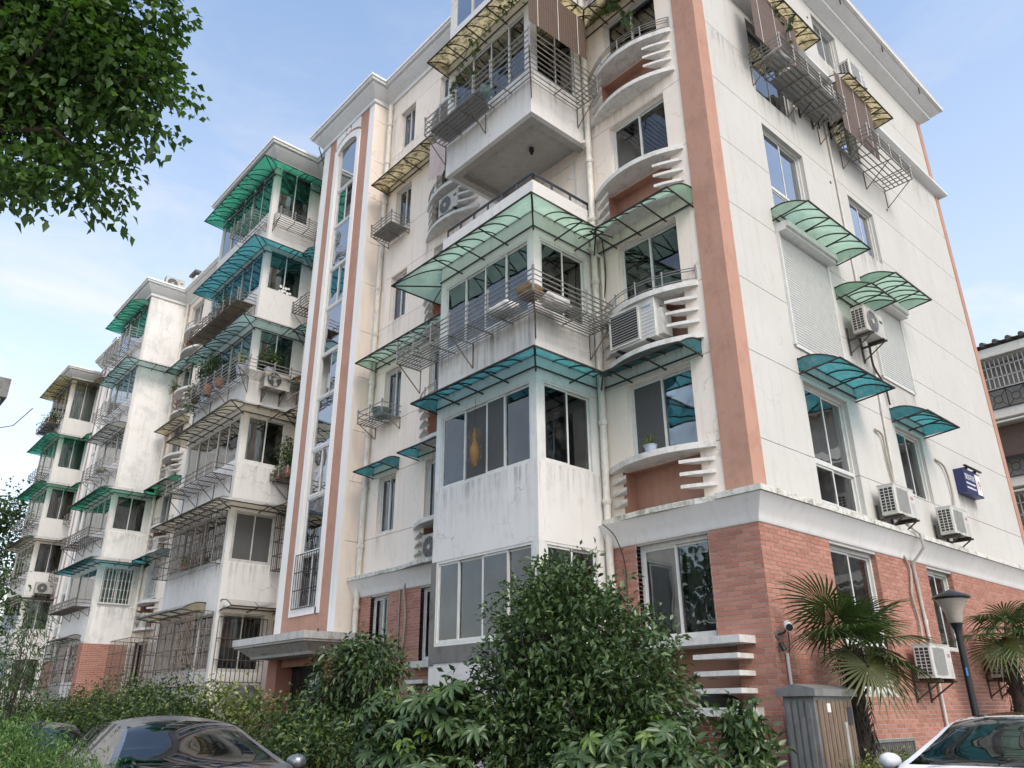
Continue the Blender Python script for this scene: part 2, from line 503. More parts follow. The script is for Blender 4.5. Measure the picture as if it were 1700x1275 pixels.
M['hose'] = simple('wrapped_hose', (.42, .38, .32), .8, var=.5, scale=30)
M['lamp_glass'] = simple('frosted_lamp_bowl', (.40, .345, .29), .3, var=.3)
M['pale_concrete'] = simple('concrete_lane', (.42, .415, .40), .9, var=.4, bump=.6, scale=4)  # out-of-view paving, made pale to bounce fill light onto the walls
M['paving'] = simple('pavement', (.22, .21, .2), .9, var=.4, bump=.4, scale=3)
M['soil'] = simple('planting_soil', (.05, .04, .03), .95, var=.5, bump=.6, scale=5)
M['leaf_tree2'] = leafmat('street_tree_leaf', [(.03, .065, .015), (.06, .11, .025), (.09, .14, .04)], .5, .3)
M['rooftile'] = simple('grey_roof_tiles', (.12, .115, .11), .8, var=.5, scale=6)
M['bg_wall'] = plaster('neighbour_wall', (.66, .64, .58), .45, .1, streak=.45)
M['car_grey'] = simple('silver_grey_car_paint', (.25, .26, .28), .24, .65, var=.05, dirt=.15)
M['car_dark'] = simple('dark_car_paint', (.05, .05, .055), .25, .5, var=.05)
M['car_white'] = simple('white_car_paint', (.72, .73, .75), .18, .0, var=.03)
M['tyre'] = simple('tyre_rubber', (.02, .02, .02), .85)
M['chrome'] = simple('chrome_trim', (.6, .6, .6), .15, 1.0, var=.1)
M['car_glass'] = glassmat('car_glass', (.10, .12, .12), 1.25, .03, .01, .01)
def stainmat():
    m, t, b, lk = newmat('rain_stain')
    out = t.nodes['Material Output']; t.nodes.remove(b)
    df = nd(t, 'BsdfDiffuse', Color=(.16, .135, .11, 1)); tr = nd(t, 'BsdfTransparent'); ms = nd(t, 'MixShader')
    tcn = nd(t, 'TexCoord'); sp_ = nd(t, 'SeparateXYZ'); lk(tcn.outputs['Generated'], sp_.inputs[0])
    pw_ = nd(t, 'Math'); pw_.operation = 'POWER'; lk(sp_.outputs['Z'], pw_.inputs[0]); pw_.inputs[1].default_value = 1.5
    k1 = noise(t, pos(t, (11, 11, .5)), 1.0, 7, .7, .45, .78, .72)
    k2 = noise(t, pos(t, (1, 1, 1)), 3.0, 6, .6, .3, .6, 1.0)
    a = nd(t, 'Math'); a.operation = 'MULTIPLY'; lk(k1, a.inputs[0]); lk(k2, a.inputs[1])
    b2 = nd(t, 'Math'); b2.operation = 'MULTIPLY'; b2.use_clamp = True; lk(a.outputs[0], b2.inputs[0]); lk(pw_.outputs[0], b2.inputs[1])
    lk(b2.outputs[0], ms.inputs['Fac']); lk(tr.outputs[0], ms.inputs[1]); lk(df.outputs[0], ms.inputs[2]); lk(ms.outputs[0], out.inputs['Surface'])
    return m
M['stain'] = stainmat()
M['screen'] = simple('shaded_pane', (.085, .085, .085), .9)  # opaque dark sheet painted in for the shade behind open panes
def brickmat():
    m, t, b, lk = newmat('face_brick')
    g = nd(t, 'NewGeometry'); oi = nd(t, 'ObjectInfo')
    a = nd(t, 'Math'); a.operation = 'ADD'; lk(g.outputs['Random Per Island'], a.inputs[0]); lk(oi.outputs['Random'], a.inputs[1])
    f = nd(t, 'Math'); f.operation = 'FRACT'; lk(a.outputs[0], f.inputs[0])
    rp = nd(t, 'ValToRGB')
    rp.color_ramp.elements[0].color = (.37, .165, .12, 1); rp.color_ramp.elements[1].color = (.475, .235, .175, 1)
    lk(f.outputs[0], rp.inputs['Fac'])
    c = mulcol(t, rp.outputs['Color'], noise(t, pos(t), 1.2, 6, .6, .4, .75, .3), (.6, .55, .5))
    c = mulcol(t, c, noise(t, pos(t), 40, 3, .6, .45, .7, .3), (.7, .65, .6))
    lk(c, b.inputs['Base Color']); b.inputs['Roughness'].default_value = .8
    b.inputs['Specular IOR Level'].default_value = .25
    bn = nd(t, 'TexNoise', Scale=90, Detail=4); lk(pos(t), bn.inputs['Vector'])
    bp = nd(t, 'Bump', Strength=.3, Distance=.004); lk(bn.outputs['Fac'], bp.inputs['Height']); lk(bp.outputs['Normal'], b.inputs['Normal'])
    return m
M['brick'] = brickmat()

# ------------------------------------------------------------------ ground
g = MB(); g.box(-260, 260, -260, 260, -.3, 0)
solo('ground', g, M['soil'], 'dark soil under hedges and shrubs around the apartment building', 'ground', kind='structure')
g = MB(); g.box(-60, 60, -30, -5.6, 0.004, .02)
o = solo('road', g, M['pale_concrete'], 'pale concrete lane where the cars are parked', 'road', kind='structure')
g = MB(); g.prism([(1.9, -5.6), (14, -5.6), (14, 40), (1.9, 40)], 0.004, .02)
solo('driveway', g, M['pale_concrete'], 'pale concrete driveway along the gable wall', 'road', kind='structure')
g = MB(); g.box(-50, 1.75, -5.59, -5.45, 0, .13); g.box(1.75, 1.89, -5.59, 30, 0, .13)
solo('kerb', g, M['paving'], 'grey concrete kerb between planting bed and lane', 'kerb', kind='structure')

# ------------------------------------------------------------------ the apartment building
ST = 2.83
def head(k): return 4.04+ST*(k-1)          # window heads, front
def sill(k): return 5.42+ST*(k-2)
BLD = thing('apartment_building', 'six-storey cream apartment building with brick base, terracotta pilasters and stacked balconies', 'building', (0, 0, 0))

def wall_mb(F, u0, u1, z0, z1, holes, t=.14, mb=None, edge=True):
    mb = mb or MB()
    hs = [h for h in holes if h[1] > u0 and h[0] < u1 and h[3] > z0 and h[2] < z1]
    us = sorted({u0, u1} | {max(u0, min(u1, v)) for h in hs for v in h[:2]})
    zs = sorted({z0, z1} | {max(z0, min(z1, v)) for h in hs for v in h[2:]})
    nu, nz = len(us)-1, len(zs)-1
    def solid(i, j):
        if i < 0 or j < 0 or i >= nu or j >= nz: return not edge
        cu, cz = (us[i]+us[i+1])/2, (zs[j]+zs[j+1])/2
        return not any(h[0] < cu < h[1] and h[2] < cz < h[3] for h in hs)
    for i in range(nu):
        for j in range(nz):
            if not solid(i, j): continue
            a, b, c, d = us[i], us[i+1], zs[j], zs[j+1]
            P = F.P
            mb.add([P(a, 0, c), P(b, 0, c), P(b, 0, d), P(a, 0, d)], [(0, 1, 2, 3)])
            if not solid(i-1, j): mb.add([P(a, 0, c), P(a, 0, d), P(a, -t, d), P(a, -t, c)], [(0, 1, 2, 3)])
            if not solid(i+1, j): mb.add([P(b, 0, c), P(b, -t, c), P(b, -t, d), P(b, 0, d)], [(0, 1, 2, 3)])
            if not solid(i, j-1): mb.add([P(a, 0, c), P(a, -t, c), P(b, -t, c), P(b, 0, c)], [(0, 1, 2, 3)])
            if not solid(i, j+1): mb.add([P(a, 0, d), P(b, 0, d), P(b, -t, d), P(a, -t, d)], [(0, 1, 2, 3)])
    return mb
def rows(F, u0, u1, z0, z1, cuts, holes, mat, parent=BLD, name='wall_panel'):
    zs = [z0]+[c for c in cuts if z0+.05 < c < z1-.05]+[z1]
    for a, b in zip(zs[:-1], zs[1:]):
        part(name, wall_mb(F, u0, u1, a+(.006 if a > z0 else 0), b-(.006 if b < z1 else 0), holes), mat, parent, recalc=False)

def sash_mb(F, u0, u1, z0, z1, d0, d1, w):
    mb = MB()
    mb.fb(F, u0, u0+w, d0, d1, z0, z1); mb.fb(F, u1-w, u1, d0, d1, z0, z1)
    mb.fb(F, u0+w, u1-w, d0, d1, z0, z0+w); mb.fb(F, u0+w, u1-w, d0, d1, z1-w, z1)
    return mb
def folds_mb(F, u0, u1, d, z0, z1, amp=.02, wl=.09):
    mb = MB(); n = max(6, int((u1-u0)/wl*6))
    vs_ = []
    for i in range(n+1):
        u = u0+(u1-u0)*i/n
        dd = d+amp*math.sin(2*math.pi*(u-u0)/wl)+amp*.5*math.sin(2*math.pi*(u-u0)/(wl*2.7))
        vs_ += [F.P(u, dd, z0), F.P(u, dd*1.0, z1)]
    return mb.add(vs_, [(2*i, 2*i+2, 2*i+3, 2*i+1) for i in range(n)])
def window(F, u0, u1, z0, z1, cols=2, d=-.10, glass='glass', frame='pvc', transom=None, room='room', curtain=None, fwid=.045, open_=(), dark_panes=(), depth=1.3, parent=BLD, swap=False, lowglass=None):
    w = part('window', sash_mb(F, u0, u1, z0, z1, d-.06, d+.012, fwid), M[frame], parent)
    zt = z1-fwid
    zb = z0+fwid
    tiers = [(zb, zt, glass)]
    if transom:
        mb = MB(); mb.fb(F, u0+fwid, u1-fwid, d-.06, d+.012, transom-.03, transom+.03)
        part('transom', mb, M[frame], w)
        tiers = [(transom+.03, zt, glass), (zb, transom-.03, lowglass or glass)]
    a, b = u0+fwid, u1-fwid
    if isinstance(cols, int): cuts = [a+(b-a)*i/cols for i in range(cols+1)]
    else: cuts = [a]+[u0+(u1-u0)*c for c in cols]+[b]
    for (p0, p1, gm) in tiers:
        for i in range(len(cuts)-1):
            if i in open_: continue
            off = (-.035 if (i % 2) ^ swap else -.008)
            s0, s1 = cuts[i]-(.018 if i else 0), cuts[i+1]+(.018 if i < len(cuts)-2 else 0)
            s = part('sash', sash_mb(F, s0, s1, p0+.002, p1-.002, d-.022+off, d+off, .036), M[frame], w)
            pm = MB(); pm.fb(F, s0+.036, s1-.036, d-.016+off, d-.008+off, p0+.038, p1-.038)
            part('pane', pm, M['screen'] if i in dark_panes else M[gm], w)
    if curtain:
        for (c0, c1, cm) in curtain:
            part('curtain', folds_mb(F, u0+(u1-u0)*c0, u0+(u1-u0)*c1, d-.16, z0+.02, z1-.02), M[cm], w, smooth=180)
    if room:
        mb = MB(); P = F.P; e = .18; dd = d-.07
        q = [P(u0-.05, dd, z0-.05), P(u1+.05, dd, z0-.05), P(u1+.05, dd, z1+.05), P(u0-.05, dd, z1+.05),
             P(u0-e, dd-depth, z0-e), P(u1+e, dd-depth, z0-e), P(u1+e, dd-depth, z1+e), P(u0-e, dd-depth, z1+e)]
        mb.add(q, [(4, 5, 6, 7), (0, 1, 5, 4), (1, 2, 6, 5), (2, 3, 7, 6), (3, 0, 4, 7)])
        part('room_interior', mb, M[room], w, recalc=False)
    return w

# ---- openings of the two visible facades
fh = []       # front holes (y = 0)
for k in range(2, 7):
    fh.append((-2.24, -.87, sill(k)+.02, head(k)))
    fh.append((-2.43, -.85, sill(k)-.85 if k == 2 else sill(k)-.98, sill(k)-.09))
    fh.append((-10.17, -9.42, head(k)-1.4, head(k)))
    fh.append((-8.22, -6.85, sill(k)+.02, head(k)))
    fh.append((-8.2, -6.9, sill(k)-.85 if k == 2 else sill(k)-.98, sill(k)-.09))
    fh.append((-26.52, -25.15, sill(k)+.02, head(k)))
    fh.append((-26.6, -25.1, sill(k)-.98, sill(k)-.09))
    fh.append((-14.85, -14.2, sill(k)+.02, head(k)-.1))
fh += [(-2.24, -.87, 2.56, 4.04), (-2.4, -.57, 1.62, 2.42), (-10.17, -9.42, 2.6, 4.03), (-8.2, -6.85, 2.55, 4.03),
       (-14.85, -14.2, 2.5, 3.9), (-26.52, -25.15, 2.5, 4.0), (-13.3, -11.2, 0, 2.7)]
cuts = sorted([5.41+ST*k for k in range(6)]+[6.9+ST*k for k in range(6)])
rows(FR, -10.92, 0.0-.46, 4.5, 18.9, cuts, fh, M['cream'])
rows(FR, -35.2, -13.98, 3.9, 18.5, cuts, fh, M['cream'])
rows(FR, -47, -38.3, 0, 18.5, cuts, fh, M['cream'])
rh = []       # right holes (x = 0)
def headR(k): return 4.02+2.785*(k-1)
HR = {1: 4.02, 2: 6.81, 3: 9.6, 4: 12.38, 5: 15.2, 6: 17.93}
for k in range(2, 7):
    rh.append((2.0, 3.57, HR[k]-2.12 if k != 5 else HR[k]-2.0, HR[k]))
    rh.append((5.54, 6.78, HR[k]-1.38, HR[k]))
rh += [(2.0, 3.6, 1.82, 4.02), (5.66, 6.82, 2.56, 4.02), (2.4, 3.7, 1.0, 1.13)]
cutsR = [5.41, 6.9, 8.25, 9.73, 11.13, 12.55, 13.93]
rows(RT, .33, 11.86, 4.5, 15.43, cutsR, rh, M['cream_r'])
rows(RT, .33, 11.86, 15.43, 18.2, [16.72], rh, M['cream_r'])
# terracotta pilasters
mb = MB(); mb.prism([(-.46, 0), (-.46, -.02), (.02, -.02), (.02, .335), (0, .335), (0, 0)], 4.5, 18.9)
part('pilaster', mb, M['terracotta'], BLD)
mb = MB(); mb.box(-.3, .02, 11.862, 12.1, 4.5, 18.12)
part('pilaster', mb, M['terracotta'], BLD)
# closed shell behind (roof, rear and dark core)
mb = MB(); mb.box(-47, -1.6, 1.7, 12.0, 0, 18.6); mb.box(-1.7, -.28, 11.5, 12.04, 0, 18.1)
part('rear_wall', mb, M['cream'], BLD)
OUT = [(-47, 0), (-43.6, 0), (-43.6, -1.62), (-39.5, -1.62), (-39.5, 0), (-38.28, 0), (-38.28, -.5), (-35.22, -.5), (-35.22, 0), (-31, 0), (-31, -1.62), (-27.1, -1.62), (-27.1, 0), (-19.35, 0), (-19.35, -1.62), (-15.1, -1.62), (-15.1, 0), (-13.98, 0), (-13.98, -.5), (-10.92, -.5), (-10.92, 0), (-5.6, 0), (-5.6, -1.62), (-2.83, -1.62), (-2.83, 0), (0, 0)]
iL = OUT.index((-13.98, 0))
mb = MB(); mb.prism(OUT[iL:]+[(0, 12.0), (-13.98, 12.0)], 18.91, 18.99)
part('roof_slab', mb, M['grey_trim'], BLD)
mb = MB(); mb.prism(OUT[:iL+1]+[(-13.98, 12.0), (-47, 12.0)], 18.51, 18.59)
part('roof_slab', mb, M['grey_trim'], BLD)
CP = [(-.1, 18.86), (.05, 18.86), (.06, 18.98), (.09, 19.0), (.29, 19.26), (.30, 19.33), (.38, 19.34), (.40, 19.42), (-.1, 19.42)]
RUNS = [(OUT[iL:-1]+[(0.02, 0)], 0), ([p for p in OUT[:iL+1] if p not in ((-38.28, -.5), (-35.22, -.5))], -.4), ([(-38.28, .3), (-38.28, -.5), (-35.22, -.5), (-35.22, .3)], 0)]
for pth, dz in RUNS:
    part('cornice', MB().sweep(pth, [(a, b+dz) for a, b in CP]), M['grey_trim'], BLD, smooth=25)
CPT = [(.385, 19.425), (.43, 19.425), (.43, 19.5), (-.1, 19.5), (-.1, 19.425)]
for pth, dz in RUNS:
    part('roof_edge', MB().sweep(pth, [(a, b+dz) for a, b in CPT]), M['white_trim'], BLD)
# gable cornice and string course
RP = [(0.0, 0.0), (0.0, 12.1)]
part('gable_cornice', MB().sweep(RP+[(-.6, 12.1)], [(-.1, 18.12), (.02, 18.13), (.27, 18.3), (.28, 18.37), (.33, 18.39), (.5, 18.55), (.5, 18.6), (-.1, 18.6)]), M['grey_trim'], BLD, smooth=25)
part('gable_roof_edge', MB().sweep(RP+[(-.6, 12.1)], [(.3, 18.605), (.59, 18.605), (.6, 18.66), (.62, 18.7), (-.1, 18.7), (-.1, 18.605)]), M['white_trim'], BLD)
mb = MB()
for yy in (1.5, 3.9, 6.3, 8.7, 11.1):
    mb.fb(RT, yy, yy+.012, .49, .515, 18.38, 18.6)
part('gutter_joint', mb, M['cable'], BLD)
part('string_course', MB().sweep([(0, 1.0), (0, 12.1), (-.4, 12.1)], [(-.05, 15.36), (.03, 15.37), (.19, 15.46), (.22, 15.49), (.22, 15.56), (.05, 15.64), (-.05, 15.64)]), M['grey_trim'], BLD, smooth=25)

# ---- ledge over the brick base
def arc(u0, u1, s, n=14, t0=0., t1=1.):
    out = []
    for i in range(n+1):
        t = t0+(t1-t0)*i/n
        out.append((u0+(u1-u0)*t, s*(1-(2*t-1)**2)))
    return out
def ledge(path_fascia, slabpoly, par=BLD):
    part('fascia', MB().sweep(path_fascia, [(-.05, 4.07), (.02, 4.07), (.04, 4.1), (.05, 4.14), (.09, 4.22), (.2, 4.39), (.24, 4.44), (-.05, 4.44)]), M['white_trim'], par, smooth=30)
    mb = MB(); mb.prism(slabpoly, 4.445, 4.53); part('ledge_slab', mb, M['ledge'], par)
ledge([(-2.83, 0), (0, 0), (0, 12.1)], [(-3.02, .1), (-3.02, -.15)]+[(u, -.17-.0-d) for u, d in arc(-2.75, -.55, .12)]+[(-.5, -.27), (.27, -.27), (.27, 12.3), (-.1, 12.3), (-.1, .1)])
ledge([(-10.92, 0), (-5.6, 0)], [(-11.05, .1), (-11.05, -.26), (-8.9, -.26)]+[(u, -.27-d) for u, d in arc(-8.6, -6.4, .14)]+[(-5.61, -.26), (-5.61, .1)])

# ---- bays: curved sill slabs with three fins each side and a terracotta niche
def bay(u0, u1, n0, n1, zs, zbot, slab_bot=True, fins=True, s=.32):
    mb = MB(); P = FR.P
    def slab(z0, z1, pts):
        poly = [(u, -d) for u, d in pts]
        if len(poly) > 2: mb_ = MB(); mb_.prism(poly, z0, z1); return mb_
    a = arc(u0, u1, s)
    part('sill_slab', slab(zs-.1, zs, [(u0, -.1)]+[(u, d+.04) for u, d in a]+[(u1, -.1)]), M['slab'], BLD, smooth=30)
    if slab_bot:
        part('sill_slab', slab(zbot, zbot+.09, [(u0, -.1)]+[(u, d+.04) for u, d in a]+[(u1, -.1)]), M['slab'], BLD, smooth=30)
    if fins:
        h = zs-.1-(zbot+.09)
        for i in range(3):
            z = zs-.1-h*(i+.95)/4+.02
            fr_ = [(u, d+.02) for u, d in arc(u0+.05, u1-.05, s, 6, .76, 1)]
            part('fin', slab(z-.035, z+.02, [(n1, -.06), (n1+.02, .02)][:1]+[(n1-.12, .06)]+fr_+[(u1-.05, -.02)]), M['slab'], BLD)
            fl_ = [(u, d+.02) for u, d in arc(u0+.05, u1-.05, s, 6, 0, .24)]
            part('fin', slab(z-.035, z+.02, [(u0+.05, -.02)]+fl_+[(n0+.12, .06), (n0, -.06)]), M['slab'], BLD)
    n0, n1 = n0+.004, n1-.004
    mb = MB(); mb.add([P(n0, 0, zbot), P(n1, 0, zbot), P(n1, 0, zs-.08), P(n0, 0, zs-.08), P(n0, -.34, zbot), P(n1, -.34, zbot), P(n1, -.34, zs-.08), P(n0, -.34, zs-.08)],
                      [(4, 5, 6, 7), (0, 1, 5, 4), (1, 2, 6, 5), (2, 3, 7, 6), (3, 0, 4, 7)])
    part('niche', mb, M['terracotta'], BLD, recalc=False)
for k in range(2, 7):
    zb_ = 4.44 if k == 2 else sill(k)-1.07
    bay(-2.7, -.55, -2.43, -.85, sill(k), zb_, slab_bot=k > 2)
    bay(-8.55, -6.4, -8.2, -6.9, sill(k), zb_, slab_bot=k > 2)
    bay(-26.75, -24.6, -26.6, -25.1, sill(k), sill(k)-1.07)
# ground-floor bay with straight slabs
mb = MB(); mb.box(-2.6, -.26, -.4, .1, 2.43, 2.53); part('sill_slab', mb, M['slab'], BLD)
mb = MB(); mb.box(-2.6, -.26, -.42, .1, 1.51, 1.62); part('sill_slab', mb, M['slab'], BLD)
for z in (2.28, 2.06, 1.84):
    mb = MB(); mb.prism([(-1.04, -.4), (-.32, -.4), (-.32, 0), (-.62, .05)], z-.045, z+.02); part('fin', mb, M['slab'], BLD)
    mb = MB(); mb.prism([(-2.55, 0), (-2.55, -.4), (-1.85, -.4), (-2.3, .05)], z-.045, z+.02); part('fin', mb, M['slab'], BLD)
mb = MB(); mb.box(-2.4, -.57, .3, .32, 1.62, 2.43); part('niche', mb, M['terracotta'], BLD)
mb = MB(); mb.box(-8.3, -6.2, -.3, .1, 2.4, 2.52); part('sill_slab', mb, M['slab'], BLD)
mb = MB(); mb.box(-8.3, -7.6, -.3, .05, 2.1, 2.17); part('fin', mb, M['slab'], BLD)

# ---- front windows
GF = {2: 'glass', 3: 'glass', 4: 'glass', 5: 'glass_dark', 6: 'glass'}
for k in range(2, 7):
    window(FR, -2.24, -.87, sill(k)+.02, head(k), 2, glass=GF[k], room='room', dark_panes=(0,) if k == 2 else (),
           curtain=None if k in (2,) else [(.0, .3, 'curtain_grey'), (.85, 1, 'curtain_grey')])
    window(FR, -10.17, -9.42, head(k)-1.4, head(k), 2, glass='glass_dark', curtain={2: [(.5, 1, 'curtain_grey')], 3: [(.0, .35, 'curtain')], 4: [(.45, 1, 'curtain_grey')], 5: [(.1, .55, 'curtain')], 6: [(.6, 1, 'curtain_pink')]}[k])
    window(FR, -8.22, -6.85, sill(k)+.02, head(k), 2, glass='glass_dark', curtain=[(0, .3, 'curtain')] if k % 2 else None)
    window(FR, -26.52, -25.15, sill(k)+.02, head(k), 2, glass='glass_dark', curtain=[(0, .5, 'curtain')])
    window(FR, -14.85, -14.2, sill(k)+.02, head(k)-.1, 1, glass='glass_dark')
window(FR, -2.24, -.87, 2.56, 4.04, 2, glass='glass_dark', fwid=.06, curtain=[(.55, .75, 'curtain_grey')])
window(FR, -10.17, -9.42, 2.6, 4.03, 2, glass='glass_dark', curtain=[(.6, 1, 'curtain_grey')])
window(FR, -8.2, -6.85, 2.55, 4.03, 2, glass='glass_dark')
window(FR, -26.52, -25.15, 2.5, 4.0, 2, glass='glass_dark')
# ---- gable windows
for k in (2, 4, 5, 6):
    tall = (HR[k]-2.12 if k != 5 else HR[k]-2.0)
    if k == 2:
        window(RT, 2.0, 3.57, tall, HR[k], 2, glass='glass_right', transom=5.42, dark_panes=(), curtain=[(0, .42, 'curtain'), (.55, .95, 'curtain_grey')], room='room', lowglass='glass')
    elif k == 5:
        window(RT, 2.0, 3.57, tall, HR[k], 2, glass='glass_dark', curtain=[(.05, .95, 'curtain_brown')])
    else:
        window(RT, 2.0, 3.57, tall, HR[k], 2, glass='glass_right', transom=HR[k]-1.42, curtain=[(.62, .9, 'curtain')])
    window(RT, 5.54, 6.78, HR[k]-1.38, HR[k], 2, d=-.08, glass='glass_right' if k != 2 else 'glass', curtain=[(.0, .95, 'curtain_grey')] if k == 2 else [(.55, .95, 'curtain')])
window(RT, 2.0, 3.6, 1.82, 4.02, 2, glass='glass', fwid=.055, transom=2.55, curtain=[(.0, .98, 'straw')])
window(RT, 5.66, 6.82, 2.56, 4.02, 2, glass='glass_dark', fwid=.055, curtain=[(.0, .25, 'curtain_grey')])
for i in range(9):
    a_ = .5+.09*(i % 5)+.03*(i//5); zz = 13.86+.13*(i//5)+.02*(i % 3)
    mb = MB(); mb.tube([(-15.118, -1.5+a_, zz), (-15.122, -1.5+a_, zz)], .04+.012*(i % 2), 9); part('window_sticker', mb, M['white'], BLD)
# lace curtains low in the second-floor gable window
lw = MB()
for i in range(34):
    u = 2.12+1.34*(i % 17)/17; z0_ = 4.8
    for j in range(5):
        z = z0_+.1*j+.03*(i % 3)
        if (i+j) % 2: lw.fb(RT, u, u+.05, -.16, -.158, z, z+.06)
part('lace_curtain', lw, M['white'], BLD)
# roller shutters, third floor
for (a, b, zt, zb_) in ((1.9, 3.72, 9.86, 7.45), (5.4, 6.95, 9.75, 7.85)):
    sh = thing('roller_shutter', 'closed white roller shutter under the %s pale green awning on the gable' % ('larger' if a < 3 else 'smaller right-hand'), 'shutter', RT.P((a+b)/2, 0, zb_))
    mb = MB(); mb.fb(RT, a-.02, b+.05, .0, .2, zt-.12, zt+.06); mb.fb(RT, a+.0, b+.03, .2, .25, zt-.06, zt+.06)
    part('roller_box', mb, M['pvc'], sh)
    for q in (a-.02, b-.02):
        mb = MB(); mb.fb(RT, q, q+.05, .0, .05, zb_, zt-.12); part('guide_rail', mb, M['pvc'], sh)
    n = int((zt-.12-zb_)/.055)
    base = MB(); base.add([RT.P(a+.03, .012, 0), RT.P(b-.02, .012, 0), RT.P(b-.02, .026, .022), RT.P(a+.03, .026, .022), RT.P(b-.02, .014, .053), RT.P(a+.03, .014, .053)], [(0, 1, 2, 3), (3, 2, 4, 5)])
    me = mesh_of(base, (*RT.P((a+b)/2, 0, 0)[:2], 0), recalc=False, name='slat'); me.materials.append(M['shutter'])
    for i in range(n):
        o = bpy.data.objects.new('slat', me); COL.objects.link(o); o.parent = sh; o.location = (0, 0, .055*i)
    mb = MB(); mb.fb(RT, a+.02, b-.02, .0, .03, zb_-.03, zb_+.02); part('bottom_bar', mb, M['pvc'], sh)
    mb = MB(); mb.fb(RT, a+.0, b, -.0, .008, zb_, zt-.1); part('backing_sheet', mb, M['shutter'], sh)

# ---- brick base: mortar walls with face bricks standing proud
BR = []      # (distance, hexa points)
def bricks(F, u0, u1, z0, z1, holes, L_=.235, H_=.0652, gap=.011, jamb=True):
    n = int(round((z1-z0)/H_)); hh = (z1-z0)/n
    for c in range(n):
        za, zb_ = z0+c*hh+gap*.5, z0+(c+1)*hh-gap*.5
        zc = (za+zb_)/2
        u = u0-(L_*.5 if c % 2 else 0)
        segs = []
        hs = sorted((h[0], h[1]) for h in holes if h[2]-.02 < zc < h[3]+.02)
        while u < u1-.01:
            a, b = max(u0, u+gap*.5), min(u1, u+L_-gap*.5)
            pieces = [(a, b)]
            for h0, h1 in hs:
                nxt = []
                for p, q in pieces:
                    if q <= h0 or p >= h1: nxt.append((p, q)); continue
                    if p < h0: nxt.append((p, h0))
                    if q > h1: nxt.append((h1, q))
                pieces = nxt
            for p, q in pieces:
                if q-p > .02:
                    e = .006+rnd.random()*.003
                    P = F.P
                    BR.append(([P(p, -.004, za), P(q, -.004, za), P(q, e, za), P(p, e, za), P(p, -.004, zb_), P(q, -.004, zb_), P(q, e, zb_), P(p, e, zb_)], F))
            u += L_
        if jamb:
            for h0, h1 in hs:
                P = F.P
                for (p, q) in ((h0-.001, h0+.006), (h1-.006, h1+.001)):
                    BR.append(([P(p, -.13, za), P(q, -.13, za), P(q, .004, za), P(p, .004, za), P(p, -.13, zb_), P(q, -.13, zb_), P(q, .004, zb_), P(p, .004, zb_)], None))
BW = part('brick_wall', wall_mb(FR, -2.9, 0, 0, 4.075, fh, edge=False, mb=wall_mb(RT, 0, 12.04, 0, 4.075, rh, edge=False)), M['mortar'], BLD, recalc=False)
part('brick_wall', wall_mb(FR, -10.92, -5.5, 0, 4.075, fh, edge=False), M['mortar'], BLD, recalc=False)
wall2 = part('brick_wall', wall_mb(FR, -35, -13.95, 0, 3.9, fh), M['mortar'], BLD, recalc=False)
bricks(FR, -2.85, .006, 0, 4.065, [h for h in fh if h[3] < 4.1])
bricks(RT, -.006, 12.04, 0, 4.065, [h for h in rh if h[3] < 4.1])
bricks(FR, -10.92, -5.6, 0, 4.065, [h for h in fh if h[3] < 4.1])
bricks(FR, -15.1, -13.95, 0, 3.9, [h for h in fh if h[3] < 4.1], L_=.235)
def bdist(it):
    p = it[0]; c = [sum(q[i] for q in p)/8 for i in range(3)]
    if it[1] is None or c[2] < .9: return 99
    if it[1] is FR and c[0] < -2.9: return 99
    d_ = (Vector(c)-CAM).length
    return d_*(1.0 if it[1] is FR else 1.25)
BR.sort(key=bdist)
for p, F in BR[:300]:
    mb = MB(); mb.hexa(p); part('brick', mb, M['brick'], BW)
mb = MB()
for p, F in BR[300:]: mb.hexa(p)
part('brick_courses', mb, M['brick'], BW, kind='stuff', recalc=False)

